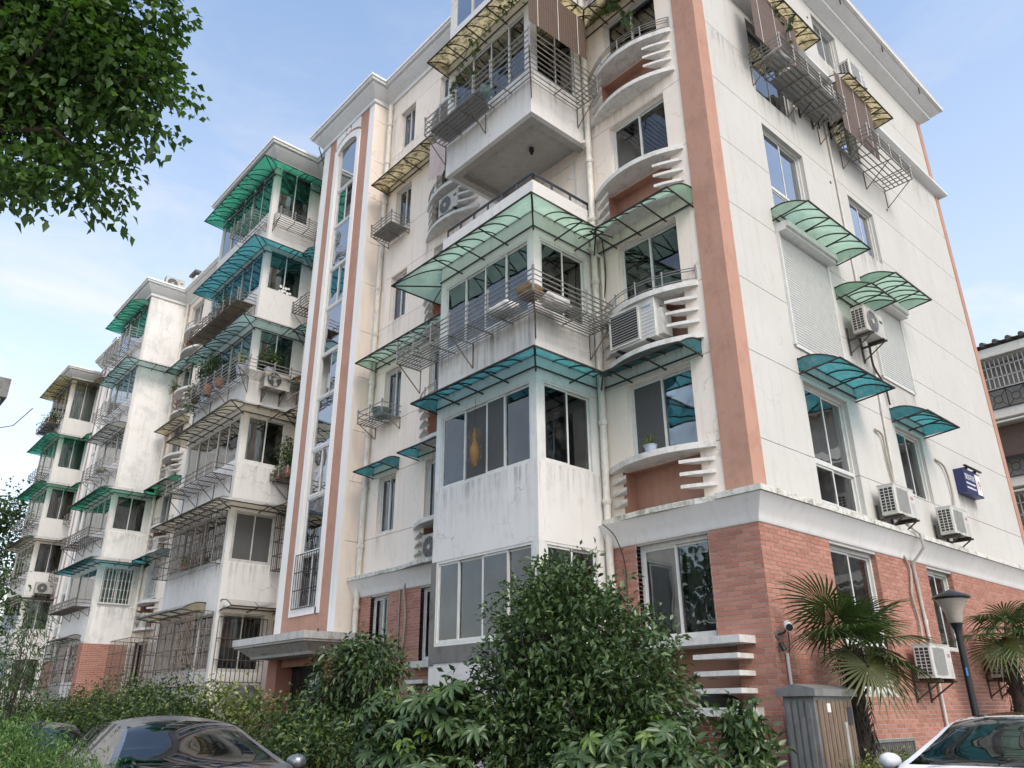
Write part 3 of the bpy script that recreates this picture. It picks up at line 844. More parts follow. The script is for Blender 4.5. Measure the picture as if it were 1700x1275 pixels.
# ---- stair tower with its tall glazed strip
def tower(dx, detail=True):
    F = front(-.5)
    x0, x1 = -13.98+dx, -10.92+dx
    hole = [(-12.97+dx, -11.81+dx, 3.9, 18.34)]
    zlo = 2.6
    def strip(a, b, z0, z1, mat, name, hs=(), t=.12): part(name, wall_mb(F, a+dx, b+dx, z0, z1, hs, t), mat, BLD, recalc=False)
    strip(-13.98, -13.6, zlo, 18.9, M['white_trim'], 'tower_edge')
    strip(-11.22, -10.92, zlo, 18.9, M['white_trim'], 'tower_edge')
    strip(-13.6, -13.2, zlo, 18.9, M['terracotta'], 'tower_stripe')
    strip(-11.66, -11.22, zlo, 18.9, M['terracotta'], 'tower_stripe')
    strip(-13.2, -11.66, zlo, 3.78, M['terracotta'], 'tower_base_panel')
    # side of the tower in cream rows
    S = right(x1+.004)
    cz = [c for c in cuts if c < 18.8]
    for a, b in zip([2.6]+cz, cz+[18.9]):
        if b-a > .05: part('tower_side', wall_mb(S, -.496, 0, a+.006, b-.006, (), .1), M['cream'], BLD, recalc=False)
    # arched surround: white frame proud of the wall, terracotta spandrels
    cx = -12.43+dx
    def archz(u, zc, hw, rise): return zc+rise*max(0, 1-((u-cx)/hw)**2)**.5
    n = 16
    mb = MB()
    for i in range(n):
        ua, ub = -13.2+dx+(1.54)*i/n, -13.2+dx+1.54*(i+1)/n
        def lo(u):
            return archz(u, 18.0, .60, .34) if abs(u-cx) < .57 else 3.9
        def hi(u): return archz(u, 18.12, .8, .44)
        um = (ua+ub)/2
        if abs(um-cx) > .57:
            mb.fb(F, ua, ub, -.15, .03, 3.78, 18.12+.44*max(0, 1-(abs(um-cx)/.8)**2)**.5)
        else:
            P = F.P
            l0, l1, h0, h1 = archz(ua, 18.0, .6, .34), archz(ub, 18.0, .6, .34), hi(ua), hi(ub)
            mb.hexa([P(ua, -.15, l0), P(ub, -.15, l1), P(ub, .03, l1), P(ua, .03, l0), P(ua, -.15, h0), P(ub, -.15, h1), P(ub, .03, h1), P(ua, .03, h0)])
    mb.fb(F, -13.0+dx, -11.78+dx, -.15, .03, 3.78, 3.93)
    part('window_surround', mb, M['white_trim'], BLD, recalc=False)
    mb = MB()
    for i in range(24):
        ua, ub = -13.2+dx+1.54*i/24, -13.2+dx+1.54*(i+1)/24
        P = F.P; ha, hb = archz(ua, 18.1, .8, .44), archz(ub, 18.1, .8, .44)
        mb.add([P(ua, 0, ha), P(ub, 0, hb), P(ub, 0, 18.9), P(ua, 0, 18.9)], [(0, 1, 2, 3)])
    part('spandrel', mb, M['terracotta'], BLD, recalc=False)
    # raised white panels and round boss above the arch
    for s_ in (-1, 1):
        mb = MB(); P = F.P
        uu = [cx+s_*x for x in (.17, .35, .55, .74)]
        for a, b in zip(uu[:-1], uu[1:]):
            za, zb_ = archz(a, 18.2, .86, .45), archz(b, 18.2, .86, .45)
            if b < a: a, b, za, zb_ = b, a, zb_, za
            mb.hexa([P(a, 0, za), P(b, 0, zb_), P(b, .02, zb_), P(a, .02, za), P(a, 0, 18.87), P(b, 0, 18.87), P(b, .02, 18.87), P(a, .02, 18.87)])
        part('raised_panel', mb, M['white_trim'], BLD)
    mb = MB(); ring = [F.P(cx+.11*math.cos(a), .0, 18.74+.11*math.sin(a)) for a in [2*math.pi*i/16 for i in range(16)]]
    ring2 = [F.P(cx+.11*math.cos(a), .025, 18.74+.11*math.sin(a)) for a in [2*math.pi*i/16 for i in range(16)]]
    mb.add(ring+ring2, [tuple(range(16)), tuple(range(16, 32))]+[(i, (i+1) % 16, 16+(i+1) % 16, 16+i) for i in range(16)])
    part('round_boss', mb, M['white_trim'], BLD)
    # glazing: fixed lights alternating with sliding sashes
    a, b = -12.95+dx, -11.83+dx
    kw = dict(d=-.06, room=None, parent=BLD, fwid=.04, glass='glass_blue')
    window(F, a, b, 3.95, 5.32, 2, **{**kw, 'glass': 'glass_dark'}, curtain=[(0, 1, 'curtain')])
    for k in range(4):
        z = 5.32+ST*k
        window(F, a, b, z+.005, z+1.505, 1, **{**kw, 'glass': 'glass_dark' if k == 0 else 'glass_blue'})
        window(F, a, b, z+1.515, z+2.82, 2, **kw, open_=(0,) if k in (1,) else ((1,) if k == 3 else ()))
    w = window(F, a, b, 16.66, 18.34, 1, **kw)
    # stair flights and landings behind the glass
    mb = MB()
    for k in range(6):
        z = 2.7+ST*k
        mb.fb(F, a-.1, b+.1, -1.1, -.35, z+2.6, z+2.75)
        mb.fb(F, a-.1, b+.1, -.42, -.36, z+2.75-1.0, z+2.75-.55)
    part('stair_landing', mb, M['stair'], BLD)
    mb = MB(); P = F.P
    mb.add([P(a-.15, -.13, 2.7), P(b+.15, -.13, 2.7), P(b+.15, -.13, 18.6), P(a-.15, -.13, 18.6), P(a-.15, -1.9, 2.7), P(b+.15, -1.9, 2.7), P(b+.15, -1.9, 18.6), P(a-.15, -1.9, 18.6)],
           [(4, 5, 6, 7), (0, 1, 5, 4), (1, 2, 6, 5), (2, 3, 7, 6), (3, 0, 4, 7)])
    part('stair_well', mb, M['stair'], BLD, recalc=False)
tower(0)
tower(-24.3)
# entrance canopy
mb = MB().sweep([(-14.1, 0), (-14.1, -1.5), (-10.4, -1.5), (-10.4, 0)], [(0, 3.08), (0, 3.24), (-.9, 3.24), (-.9, 2.78), (-.36, 2.78), (-.33, 2.84), (-.1, 3.02), (-.04, 3.03), (-.03, 3.08)])
part('entrance_canopy', mb, M['portico'], BLD, smooth=20)
mb = MB(); mb.box(-13.3, -11.2, -.7, .0, 2.8, 3.2); part('canopy_slab', mb, M['portico'], BLD)
mb = MB(); mb.box(-13.85, -13.35, -.62, .1, 0, 2.78); part('entrance_pier', mb, M['brick'], BLD)
mb = MB(); mb.box(-11.12, -10.8, -.62, .1, 0, 2.78); part('entrance_pier', mb, M['brick'], BLD)
mb = MB(); mb.box(-13.35, -11.12, 1.2, 1.25, 0, 2.8); part('entrance_back_wall', mb, M['room'], BLD)
mb = MB().fb(front(-1.2), -13.05, -12.72, .0, .012, 2.86, 3.0); part('canopy_plaque', mb, M['dark_iron'], BLD)
# roof vent stacks
for (x, y, z, w) in ((-26.6, .1, 19.0, .5), (-36.6, -.3, 19.2, .45), (-42.4, -1.2, 19.0, .6)):
    mb = MB(); mb.box(x-w/2, x+w/2, y-w/2, y+w/2, z, z+.75)
    st = part('roof_vent', mb, M['white_trim'], BLD)
    mb = MB(); mb.box(x-w/2-.12, x+w/2+.12, y-w/2-.12, y+w/2+.12, z+.86, z+.96)
    for a in (-1, 1):
        for b in (-1, 1): mb.box(x+a*w*.4-.03, x+a*w*.4+.03, y+b*w*.4-.03, y+b*w*.4+.03, z+.75, z+.86)
    part('vent_cap', mb, M['rooftile'], st)
# ------------------------------------------------------------------ balcony stacks
def zbot(k): return 4.03+ST*(k-2)
def stack(x0, x1, zs, sidewin, conf, glassF='glass', frame='pvc', bandmat='white_band', l1=None, open_lv=(), npan=4, sidemat=None, top=18.9, blank=()):
    """one stack of enclosed balconies; zs = parapet tops per level"""
    F, S, SL = front(-1.62), right(x1), Face((x0, 0), (0, -1), (-1, 0))
    for k in range(1, 7):
        b = zbot(k)-(.1 if k > 2 else 0) if k > 1 else 0.0
        t = zs[k]
        ztop = (zbot(k+1)-(.1 if k > 1 else -.002)) if k < 6 else top
        if k == 1 and l1 == 'brick': pass
        mb = MB()
        mb.fb(F, x0, x1, -.1, 0, b, t)
        bal = part('balcony', mb, M[bandmat], BLD)
        mb = MB(); mb.fb(S, -1.52, 0, -.1, 0, b, t); part('parapet_side', mb, M[sidemat or bandmat], bal)
        mb = MB(); mb.fb(SL, 0, 1.52, -.1, 0, b, t); part('parapet_side', mb, M[bandmat], bal)
        if k > 1:
            mb = MB(); mb.box(x0+.1, x1-.1, -1.52, 0, b+.14, b+.24)
            part('floor_slab', mb, M['ceil'], bal)
            if k-1 in open_lv or k == 2:
                mb = MB(); mb.box(x0+.1, x1-.1, -1.52, -1.36, b+.0, b+.14); mb.box(x0+.1, x0+.26, -1.36, 0, b, b+.14); mb.box(x1-.26, x1-.1, -1.36, 0, b, b+.14)
                part('edge_beam', mb, M['ceil'], bal)
        if k in open_lv: continue
        for (px_, py_) in ((x1-.14, -1.62), (x0, -1.62)):
            mb = MB(); mb.box(px_, px_+.14, py_, py_+.14, t, ztop); part('corner_post', mb, M['pvc' if k < 3 else bandmat], bal)
        c = conf.get(k, {})
        if k in blank:
            mb = MB(); mb.fb(S, -1.48, 0, -.1, -.004, t, ztop); part('blank_side_wall', mb, M['white_new'], bal)
        else:
            mb = MB(); mb.fb(S, -.26, 0, -.1, -.01, t, ztop); part('side_jamb', mb, M[bandmat], bal)
            window(S, -1.48, -.26, t, ztop, 2, d=-.02, glass=c.get('g', glassF), frame=c.get('frame', frame), room=None, curtain=c.get('sc'), dark_panes=c.get('ss', ()))
        window(F, x0+.14, x1-.14, t, ztop, c.get('n', npan), d=-.02, glass=c.get('g', glassF), frame=c.get('frame', frame), room=None, curtain=c.get('fc'), dark_panes=c.get('fs', ()), open_=c.get('open', ()))
        mb = MB(); mb.fb(SL, 0.0, 1.48, -.1, -.01, t, ztop); part('side_jamb', mb, M[bandmat], bal)
        mb = MB(); mb.box(x0+.1, x1-.1, -.06, -.03, t-.2, ztop); part('inner_dim_sheet', mb, M['room' if k in (1, 2) and x1 > -4 else 'room_mid'], bal)  # added sheet before the plaster, coloured dim to darken the balcony
zsA = {1: 2.62, 2: 5.32, 3: 8.1, 4: 10.8, 5: 13.52, 6: 16.62}
stack(-5.6, -2.83, zsA, True, {
    1: dict(n=[.24, .5, .75], fs=()), 2: dict(n=[.28, .53, .72], g='glass', fs=(1, 2), sc=[(.05, .3, 'curtain')]),
    3: dict(g='glass_green', fc=[(.1, .9, 'curtain_grey')], sc=[(.1, .95, 'curtain_grey')]),
    5: dict(g='glass_dark', n=[.3, .55, .78]), 6: dict(g='glass_blue')}, open_lv=(4,))
zsB = {k: 5.36+2.8*(k-2) for k in range(2, 7)}; zsB[1] = 2.55
stack(-19.35, -15.1, zsB, True, top=18.5, conf={
    1: dict(g='glass_dark', frame='pvc_old', n=4), 2: dict(g='glass_dark', frame='pvc_old', n=5, ss=(0, 1), fc=[(.6, .8, 'curtain')]),
    3: dict(g='glass', n=5, sc=[(.02, .5, 'curtain_grey')], fc=[(.5, 1, 'curtain')]), 4: dict(n=5, g='glass_green', sc=[(.0, 1, 'curtain_grey')]),
    5: dict(n=5, g='glass_green'), 6: dict(n=5, g='glass_green', sc=[(0, .45, 'curtain'), (.5, 1, 'curtain_grey')], fc=[(.6, .9, 'curtain_grey')])})
stack(-31.0, -27.1, zsB, False, top=18.5, conf={
    1: dict(n=2, g='glass_dark'), 2: dict(n=3, g='glass_green', sc=[(0, 1, 'curtain')]),
    3: dict(n=4, g='glass_dark', sc=[(0, 1, 'blind_tan')]), 4: dict(n=4, fc=[(.1, .9, 'curtain_pink')]), 5: dict(n=4, fc=[(.2, .7, 'bamboo')]), 6: dict(n=3, g='glass_green', fc=[(.2, .8, 'curtain_grey')])},
    blank=(1, 4, 5, 6), sidemat='white_new')
zsC = {k: 5.3+2.72*(k-2) for k in range(2, 7)}; zsC[1] = 2.5
stack(-43.6, -39.5, zsC, True, top=18.5, conf={
    1: dict(n=3, sc=[(0, 1, 'straw')]), 2: dict(n=4, sc=[(.05, .5, 'curtain'), (.5, 1, 'curtain_grey')]), 3: dict(n=5, g='glass_dark', sc=[(0, 1, 'blind_tan')]), 4: dict(n=5, sc=[(0, 1, 'blind_tan')]),
    5: dict(n=4, g='glass_green', sc=[(0, 1, 'curtain')]), 6: dict(n=4, sc=[(0, 1, 'curtain')], fc=[(.5, 1, 'curtain')])})
# brick cladding on the ground floor of the third stack
S3 = right(-27.1)
mb = MB(); mb.fb(S3, -1.62, 0, 0, .004, 0, 3.95); part('brick_wall', mb, M['mortar'], BLD)
sv = BR; BR = []
bricks(right(-27.096), -1.62, 0, 0, 3.95, []); bricks(front(-1.624), -27.7, -27.1, 0, 3.95, [])
mb = MB()
for p, F in BR: mb.hexa(p)
part('brick_courses', mb, M['brick'], BLD, kind='stuff', recalc=False)
# cement patches around the ground-floor window of the corner stack
FB = front(-1.62)
mb = MB(); mb.fb(FB, -5.6, -5.46, .0, .012, 2.3, 4.03); mb.fb(FB, -5.46, -2.9, .0, .012, 2.33, 2.6)
part('cement_patch', mb, M['cement'], BLD)
# rain stains below sills, racks and air conditioners
def stain(F, u0, u1, z1, h, d=.003):
    mb = MB(); mb.add([F.P(u0, d, z1-h), F.P(u1, d, z1-h), F.P(u1, d, z1), F.P(u0, d, z1)], [(0, 1, 2, 3)])
    part('rain_stain', mb, M['stain'], BLD, recalc=False)
for k in (2, 4, 5, 6):
    stain(RT, 2.0, 3.6, (HR[k]-2.12 if k != 5 else HR[k]-2.0), .85); stain(RT, 5.5, 6.8, HR[k]-1.38, .9)
stain(RT, 1.9, 3.75, 7.42, .8); stain(RT, 5.4, 6.95, 7.8, 1.0); stain(RT, 3.9, 4.8, 8.2, 1.3); stain(RT, 6.4, 7.2, 15.35, 1.2); stain(RT, 7.6, 9.4, 15.35, .9); stain(RT, 9.4, 11.6, 15.35, 1.4); stain(RT, .5, 1.9, 13.9, 1.2); stain(RT, 8.2, 9.2, 5.87, 1.1)
stain(RT, 3.75, 4.7, 4.95, .4); stain(RT, 6.3, 7.2, 4.95, .4)
FB_ = front(-1.62)
for (x0, x1, z) in ((-2.83, -5.6, 8.1), (-2.83, -5.6, 5.32), (-2.83, -5.6, 13.52), (-15.1, -19.35, 5.34), (-15.1, -19.35, 8.1), (-15.1, -19.35, 10.95), (-27.1, -31, 5.3), (-27.1, -31, 8.1)):
    stain(FB_, x1, x0, z, 1.15)
    stain(right(x0), -1.62, -.1, z, 1.0)
stain(FB_, -5.6, -2.83, 8.1, 1.2, .007)
for k in range(2, 7):
    stain(FR, -10.2, -9.4, head(k)-1.4, .8); stain(FR, -10.9, -10.4, head(k), 1.6); stain(FR, -8.6, -6.4, sill(k)-1.1, .9)
    stain(FR, -2.83, -.5, sill(k)-1.05, .5)
# open fourth-floor balcony: dark rail, lamp, door glazing
def railing(pts, z0, z1, mat, r=.022, step=.42, name='railing', par=BLD):
    mb = MB(); mb.tube([(x, y, z1) for x, y in pts], r, 8)
    rl = part(name, mb, mat, par, smooth=40)
    for a, b in zip(pts[:-1], pts[1:]):
        l = math.hypot(b[0]-a[0], b[1]-a[1]); n = max(1, int(round(l/step)))
        for i in range(n+1):
            t = i/n
            mb = MB(); x, y = a[0]+(b[0]-a[0])*t, a[1]+(b[1]-a[1])*t
            mb.tube([(x, y, z0), (x, y, z1-r*.6)], r*.8, 6); part('baluster', mb, mat, rl)
    return rl
railing([(-5.5, -1.57), (-2.88, -1.57), (-2.88, -.05)], 10.8, 11.0, M['rail'], .03, .45)
window(FR, -5.2, -3.2, 9.8, 12.3, 3, d=.0, glass='glass_dark', room='room')
lb = thing('ceiling_lamp', 'small black bulb holder under the concrete balcony soffit', 'lamp', (-3.75, -.75, 12.35))
mb = MB().lathe([(.0, .17), (.045, .17), (.06, .1), (.05, .07), (.035, .06), (.03, 0), (0, -.02)], (-3.75, -.75, 12.4), 12); part('holder', mb, M['dark_iron'], lb, smooth=40)
# soffit drip marks come from the material; overflow pipe stub
mb = MB(); mb.tube([(-2.9, -.02, 12.35), (-2.66, -.32, 12.3)], .035, 8); part('overflow_pipe', mb, M['pipe'], BLD)

# ------------------------------------------------------------------ awnings
def awning(label, path, ztip, mat, depth=.7, rise=.22, step=.62, group=None, arch=.10, cat='awning', name='awning', frame='awnframe', both=True):
    n = 7
    prof = [(depth*i/n, ztip+rise*(1-i/n)+arch*4*(i/n)*(1-i/n)*(1-.25*i/n)) for i in range(n+1)]
    aw = thing(name, label, cat, (path[0][0], path[0][1], ztip), group)
    # one sheet per straight run
    rws = [offs(path, d) for d, z in prof]
    for i in range(len(path)-1):
        vs_, fs = [], []
        for j in range(n+1):
            vs_ += [(*rws[j][i], prof[j][1]), (*rws[j][i+1], prof[j][1])]
        fs = [(2*j, 2*j+1, 2*j+3, 2*j+2) for j in range(n)]
        part('sheet', MB().add(vs_, fs), M[mat], aw, smooth=60, recalc=False)
    # closed ends
    for e in (0, len(path)-1):
        pts = [(*rws[j][e], prof[j][1]) for j in range(n+1)]+[(path[e][0], path[e][1], ztip-.02)]
        part('end_sheet', MB().add(pts, [tuple(range(len(pts)))]), M[mat], aw, recalc=False)
    mb = MB(); mb.tube([(x, y, ztip) for x, y in rws[n]], .019, 6); part('edge_bar', mb, M[frame], aw)
    mb = MB(); mb.tube([(x, y, ztip+.02) for x, y in offs(path, .02)], .015, 6); part('wall_bar', mb, M[frame], aw)
    mb = MB(); mb.tube([(x, y, ztip+rise+.012) for x, y in offs(path, .012)], .012, 6); part('wall_bar', mb, M[frame], aw)
    for i in range(len(path)-1):
        a, b = path[i], path[i+1]
        ln = math.hypot(b[0]-a[0], b[1]-a[1]); m = max(1, int(round(ln/step)))
        ux, uy = (b[0]-a[0])/ln, (b[1]-a[1])/ln
        nx, ny = uy, -ux
        # clip rib to the mitre at concave corners
        st = []
        for q in range(m+1):
            if q == m and i < len(path)-2: continue
            st.append(q/m)
        for q in st:
            mitre = (q == 0 and i > 0)
            if mitre:
                pts = [(*rws[j][i], prof[j][1]-.012) for j in range(n+1)]
            else:
                bx, by = a[0]+ux*ln*q, a[1]+uy*ln*q
                pts = [(bx+nx*d, by+ny*d, z-.012) for d, z in prof]
            mb = MB(); mb.tube(pts, .014, 5)
            tipx = pts[-1]
            basex = (pts[0][0], pts[0][1], ztip-.06)
            if both or q in (0, 1): mb.tube([basex, (tipx[0], tipx[1], ztip)], .016, 5)
            part('rib', mb, M[frame], aw)
        if not (len(path) == 2 and m == 1):
            for q in range(m):
                t = (q+.5)/m
                bx, by = a[0]+ux*ln*t, a[1]+uy*ln*t
                mb = MB(); mb.tube([(bx+nx*d, by+ny*d, z-.012) for d, z in prof], .012, 5); part('rib', mb, M[frame], aw)
    return aw
B1P = [(-5.6, -.3), (-5.6, -1.62), (-2.83, -1.62), (-2.83, 0)]
awning('pale green arched awning wrapping the third-floor corner balcony and the window beside it', B1P+[(-.48, 0)], 9.74, 'a_green', .74, .36, .62)
awning('blue awning wrapping the second-floor corner balcony, above the hanging straw bundle', B1P[1:]+[(-.62, 0)], 6.93, 'a_blue', .62, .24, .75, arch=.07)
awning('mouldy beige awning around the fifth-floor balcony behind the vines', B1P[1:]+[(-.6, 0)], 15.32, 'a_mould', .62, .3, .7)
awning('long mould-speckled beige awning above small windows, right of the stair tower', [(-10.55, 0), (-6.6, 0)], 15.5, 'a_mould', .62, .22, .8)
awning('long pale green awning over the third-floor small windows right of the stair tower', [(-10.6, 0), (-6.2, 0)], 9.92, 'a_green', .66, .2, .62)
awning('small blue awning over a narrow second-floor window beside the drainpipe', [(-10.42, 0), (-9.3, 0)], 6.98, 'a_blue', .58, .22, .9)
awning('small blue awning half hidden behind the second-floor corner balcony', [(-8.5, 0), (-6.6, 0)], 7.0, 'a_blue', .6, .2, .9)
# gable awnings
awning('largest pale green awning on the gable, over the tall roller shutter', [(0, 1.83), (0, 4.25)], 10.04, 'a_green', .72, .2, .8)
awning('pale green gable awning farthest right, over the smaller roller shutter', [(0, 5.32), (0, 7.1)], 9.92, 'a_green', .72, .2, .65)
awning('small pale green awning sheltering the third-floor air conditioner on the gable', [(0, 3.95), (0, 5.05)], 9.15, 'a_green', .72, .2, .65)
awning('blue awning over the tall second-floor gable window', [(0, 1.92), (0, 3.95)], 6.96, 'a_blue', .74, .22, 1.0)
awning('smaller blue awning at right over the second-floor gable window', [(0, 5.45), (0, 7.0)], 6.92, 'a_blue', .7, .22, .8)
awning('stained beige awning with vines on the fifth-floor gable window', [(0, 2.1), (0, 4.2)], 15.62, 'a_mould', .62, .22, .55)
awning('stained beige awning over a bamboo blind at right of the gable', [(0, 5.3), (0, 7.6)], 15.3, 'a_mould', .68, .22, .55)
# stack left of the stair tower
def wrap(x0, x1, extra=None):
    p = [(x0, -1.62), (x1, -1.62), (x1, 0)]
    if extra: p.append((extra, 0))
    return p
awning('emerald green awning on the top floor of the balcony stack left of the stair tower', wrap(-19.3, -15.1), 18.0, 'a_emerald', .72, .3, .7)
awning('deep blue awning on the fifth floor of the stack left of the stair tower', wrap(-19.3, -15.1, -14.0), 15.05, 'a_blue', .68, .26, .7)
awning('grey-green rounded awning above potted plants left of the stair tower', wrap(-18.9, -15.1, -14.0), 12.33, 'a_teal', .68, .3, .7)
awning('pale beige awning on the third floor left of the stair tower', wrap(-19.4, -15.1, -14.0), 9.62, 'a_beige', .68, .22, .7)
awning('pale beige awning over the barred second-floor windows left of the stair tower', wrap(-19.4, -15.1, -14.0), 6.83, 'a_beige', .66, .2, .7)
awning('dirty beige awning over the barred ground-floor windows left of the entrance', [(-19.3, -1.62), (-15.9, -1.62)], 4.12, 'a_beige', .66, .2, .8)
awning('dirty beige lean-to sheet between balcony and entrance canopy', [(-15.1, -1.55), (-15.1, -.05)], 4.12, 'a_beige', .75, .2, .8)
# recess between second and third stacks
awning('rounded grey-green awning on a fifth-floor recess window', [(-26.7, 0), (-24.9, 0)], 15.0, 'a_teal', .6, .25, .8)
awning('pale beige awning on a fourth-floor recess window', [(-26.8, 0), (-24.6, 0)], 12.3, 'a_beige', .6, .2, .8)
awning('emerald awning on a third-floor recess window beside the drainpipe', [(-27.1, 0), (-24.4, 0)], 9.8, 'a_emerald', .6, .22, .8)
awning('blue awning on a second-floor recess window with white lattice', [(-27.1, 0), (-24.4, 0)], 7.0, 'a_blue', .6, .2, .8)
# third stack
awning('emerald awning on the top floor of the third balcony stack', [(-31.0, -1.62), (-27.3, -1.62)], 18.08, 'a_emerald', .72, .2, .7)
awning('grey-green awning wrapping the fifth floor of the third stack', wrap(-30.4, -27.1), 15.1, 'a_teal', .66, .26, .6)
awning('plain grey awning on the fourth floor of the third stack', [(-30.2, -1.62), (-27.2, -1.62)], 12.36, 'a_grey', .68, .22, .6)
awning('emerald awning above brown blinds on the third floor of the third stack', wrap(-31.0, -27.1), 9.6, 'a_emerald', .66, .22, .6)
awning('blue awning over the white folding grille of the third stack', wrap(-31.0, -27.1), 6.87, 'a_blue', .66, .2, .6)
awning('thin grey sheet over the ground-floor grille of the third stack', [(-30.5, -1.62), (-27.7, -1.62)], 4.15, 'a_grey', .5, .1, .8)
# farthest stack
awning('olive-brown awning on the top floor of the farthest balcony stack', wrap(-43.0, -39.5, -37.8), 18.2, 'a_olive', .8, .25, .7)
awning('bright emerald awning on the fifth floor of the farthest stack', wrap(-43.4, -39.5, -37.8), 15.05, 'a_emerald', .72, .25, .7)
awning('emerald awning above a brown blind on the fourth floor of the farthest stack', wrap(-43.4, -39.5, -37.8), 12.4, 'a_emerald', .72, .25, .7)
awning('weathered beige awning on the third floor of the farthest stack', wrap(-43.4, -39.5, -37.8), 9.6, 'a_beige', .7, .2, .7)
awning('narrow beige awning on the second floor of the farthest stack', wrap(-43.0, -39.5, -37.8), 6.75, 'a_beige', .5, .15, .7)

# ------------------------------------------------------------------ drying racks and flower racks
def rack(label, path, zf, depth=.55, h=.36, slats=6, rails=3, mat='steel', step=.55, posts=True, brk=1.1, cat='rack', name='balcony_rack', drop=.5, sheet=None, r=.0145):
    rk = thing(name, label, cat, (path[0][0], path[0][1], zf))
    for i in range(slats+1):
        d = .04+(depth-.04)*i/slats
        mb = MB(); mb.tube([(x, y, zf) for x, y in offs(path, d)], r, 5); part('slat', mb, M[mat], rk)
    for i in range(1, rails+1):
        z = zf+h*i/rails
        rr = offs(path, depth)
        pts = [(*path[0], z)]+[(x, y, z) for x, y in rr]+[(*path[-1], z)]
        mb = MB(); mb.tube(pts, r*.95, 5); part('rail', mb, M[mat], rk)
    mbb = None
    for i in range(len(path)-1):
        a, b = path[i], path[i+1]
        ln = math.hypot(b[0]-a[0], b[1]-a[1]); m = max(1, int(round(ln/step)))
        ux, uy = (b[0]-a[0])/ln, (b[1]-a[1])/ln; nx, ny = uy, -ux
        mb = MB()
        for q in range(m+1):
            if q == m and i < len(path)-2: continue
            x, y = a[0]+ux*ln*q/m, a[1]+uy*ln*q/m
            if q == 0 and i > 0: tx, ty = offs(path, depth)[i]
            else: tx, ty = x+nx*depth, y+ny*depth
            mc = MB(); mc.tube([(x, y, zf-.012), (tx, ty, zf-.012)], r, 5); part('cross_bar', mc, M[mat], rk)
            if posts:
                mc = MB(); mc.tube([(tx, ty, zf), (tx, ty, zf+h+.05)], r*1.25, 6); mc.tube([(tx, ty, zf+h+.0), (tx, ty, zf+h+.07)], r*1.9, 6)
                part('post', mc, M['steel' if mat != 'dark_iron' else mat], rk)
        nb = max(1, int(round(ln/brk)))
        for q in range(nb+1):
            if q == nb and i < len(path)-2: continue
            x, y = a[0]+ux*ln*q/nb, a[1]+uy*ln*q/nb
            if q == 0 and i > 0: tx, ty = offs(path, depth*.9)[i]
            else: tx, ty = x+nx*depth*.9, y+ny*depth*.9
            mc = MB(); mc.tube([(x+nx*.012, y+ny*.012, zf-drop), (tx, ty, zf-.02)], .012, 5); mc.tube([(x+nx*.012, y+ny*.012, zf-drop), (x+nx*.012, y+ny*.012, zf)], .011, 5)
            part('bracket', mc, M['iron' if mat != 'steel' else 'rust'], rk)
    if sheet:
        s0, s1, m_ = sheet
        vs_ = []
        i0, i1 = offs(path, .05), offs(path, depth-.03)
        a, b = path[0], path[1]
        def lerp(p, q, t): return (p[0]+(q[0]-p[0])*t, p[1]+(q[1]-p[1])*t)
        q = [lerp(i0[0], i0[1], s0), lerp(i0[0], i0[1], s1), lerp(i1[0], i1[1], s1), lerp(i1[0], i1[1], s0)]
        mb = MB(); mb.prism(q, zf+.015, zf+.022); part('base_board', mb, M[m_], rk)
    return rk
B1R = [(-6.2, -1.62), (-2.83, -1.62), (-2.83, -.25)]
rack('long steel drying rack wrapping the third-floor corner balcony, bundles on it', B1R, 7.98, .6, .38, 8, 4, brk=1.45)
rack('steel rack with boards and plants wrapping the fifth-floor corner balcony', [(-5.6, -1.62), (-2.83, -1.62), (-2.83, -.3)], 13.25, .6, .42, 6, 3, brk=1.4, sheet=(.05, .55, 'galv'))
rack('small steel drying rack high under the long mouldy awning', [(-10.4, 0), (-9.4, 0)], 13.72, .6, .3, 6, 3, brk=1.0, drop=.15, sheet=(.05, .95, 'galv'))
rack('small steel rack holding a green basin, right of the stair tower', [(-10.45, 0), (-9.35, 0)], 8.25, .55, .28, 6, 2, brk=1.0, drop=.3)
rack('steel flower rack full of clutter on the fifth-floor gable window', [(0, 1.9), (0, 4.6)], 13.75, .7, .32, 6, 3, brk=1.2, sheet=(.25, .95, 'galv'))
rack('empty steel drying rack under the bamboo blind on the gable', [(0, 5.6), (0, 7.9)], 13.6, .7, .32, 6, 3, brk=1.0)
rack('steel drying rack on the front of the top floor left of the stair tower', [(-16.9, -1.62), (-15.3, -1.62)], 16.2, .55, .3, 6, 3, drop=.35)
rack('steel drying rack on the side of the top floor left of the stair tower', [(-15.1, -1.5), (-15.1, .0)], 16.15, .5, .32, 4, 4, drop=.3)
rack('slatted wooden-floored rack with climbing greens, fifth floor left of the tower', [(-19.2, -1.62), (-15.3, -1.62)], 13.2, .6, .34, 9, 3, 'rust', sheet=(0, .99, 'a_beige'), brk=1.3)
rack('small dark rack tucked against the tower on the fifth floor', [(-15.0, 0), (-14.0, 0)], 13.2, .55, .3, 5, 3, 'iron', brk=1)
rack('steel rack crowded with potted trees, fourth floor left of the tower', [(-19.2, -1.62), (-15.1, -1.62), (-15.1, -.05)], 10.72, .58, .34, 6, 3, brk=1.35)
rack('low iron flower rack on the third floor left of the tower', [(-18.9, -1.62), (-15.3, -1.62)], 7.75, .58, .3, 7, 2, 'iron', brk=1.2)
rack('dark rack with leafy pot plants against the tower on the third floor', [(-15.05, 0), (-14.0, 0)], 7.75, .6, .15, 6, 1, 'iron', brk=1)
rack('steel rack under the emerald awning at the top of the third stack', [(-30.9, -1.62), (-27.3, -1.62)], 16.25, .55, .6, 6, 5, drop=.3)
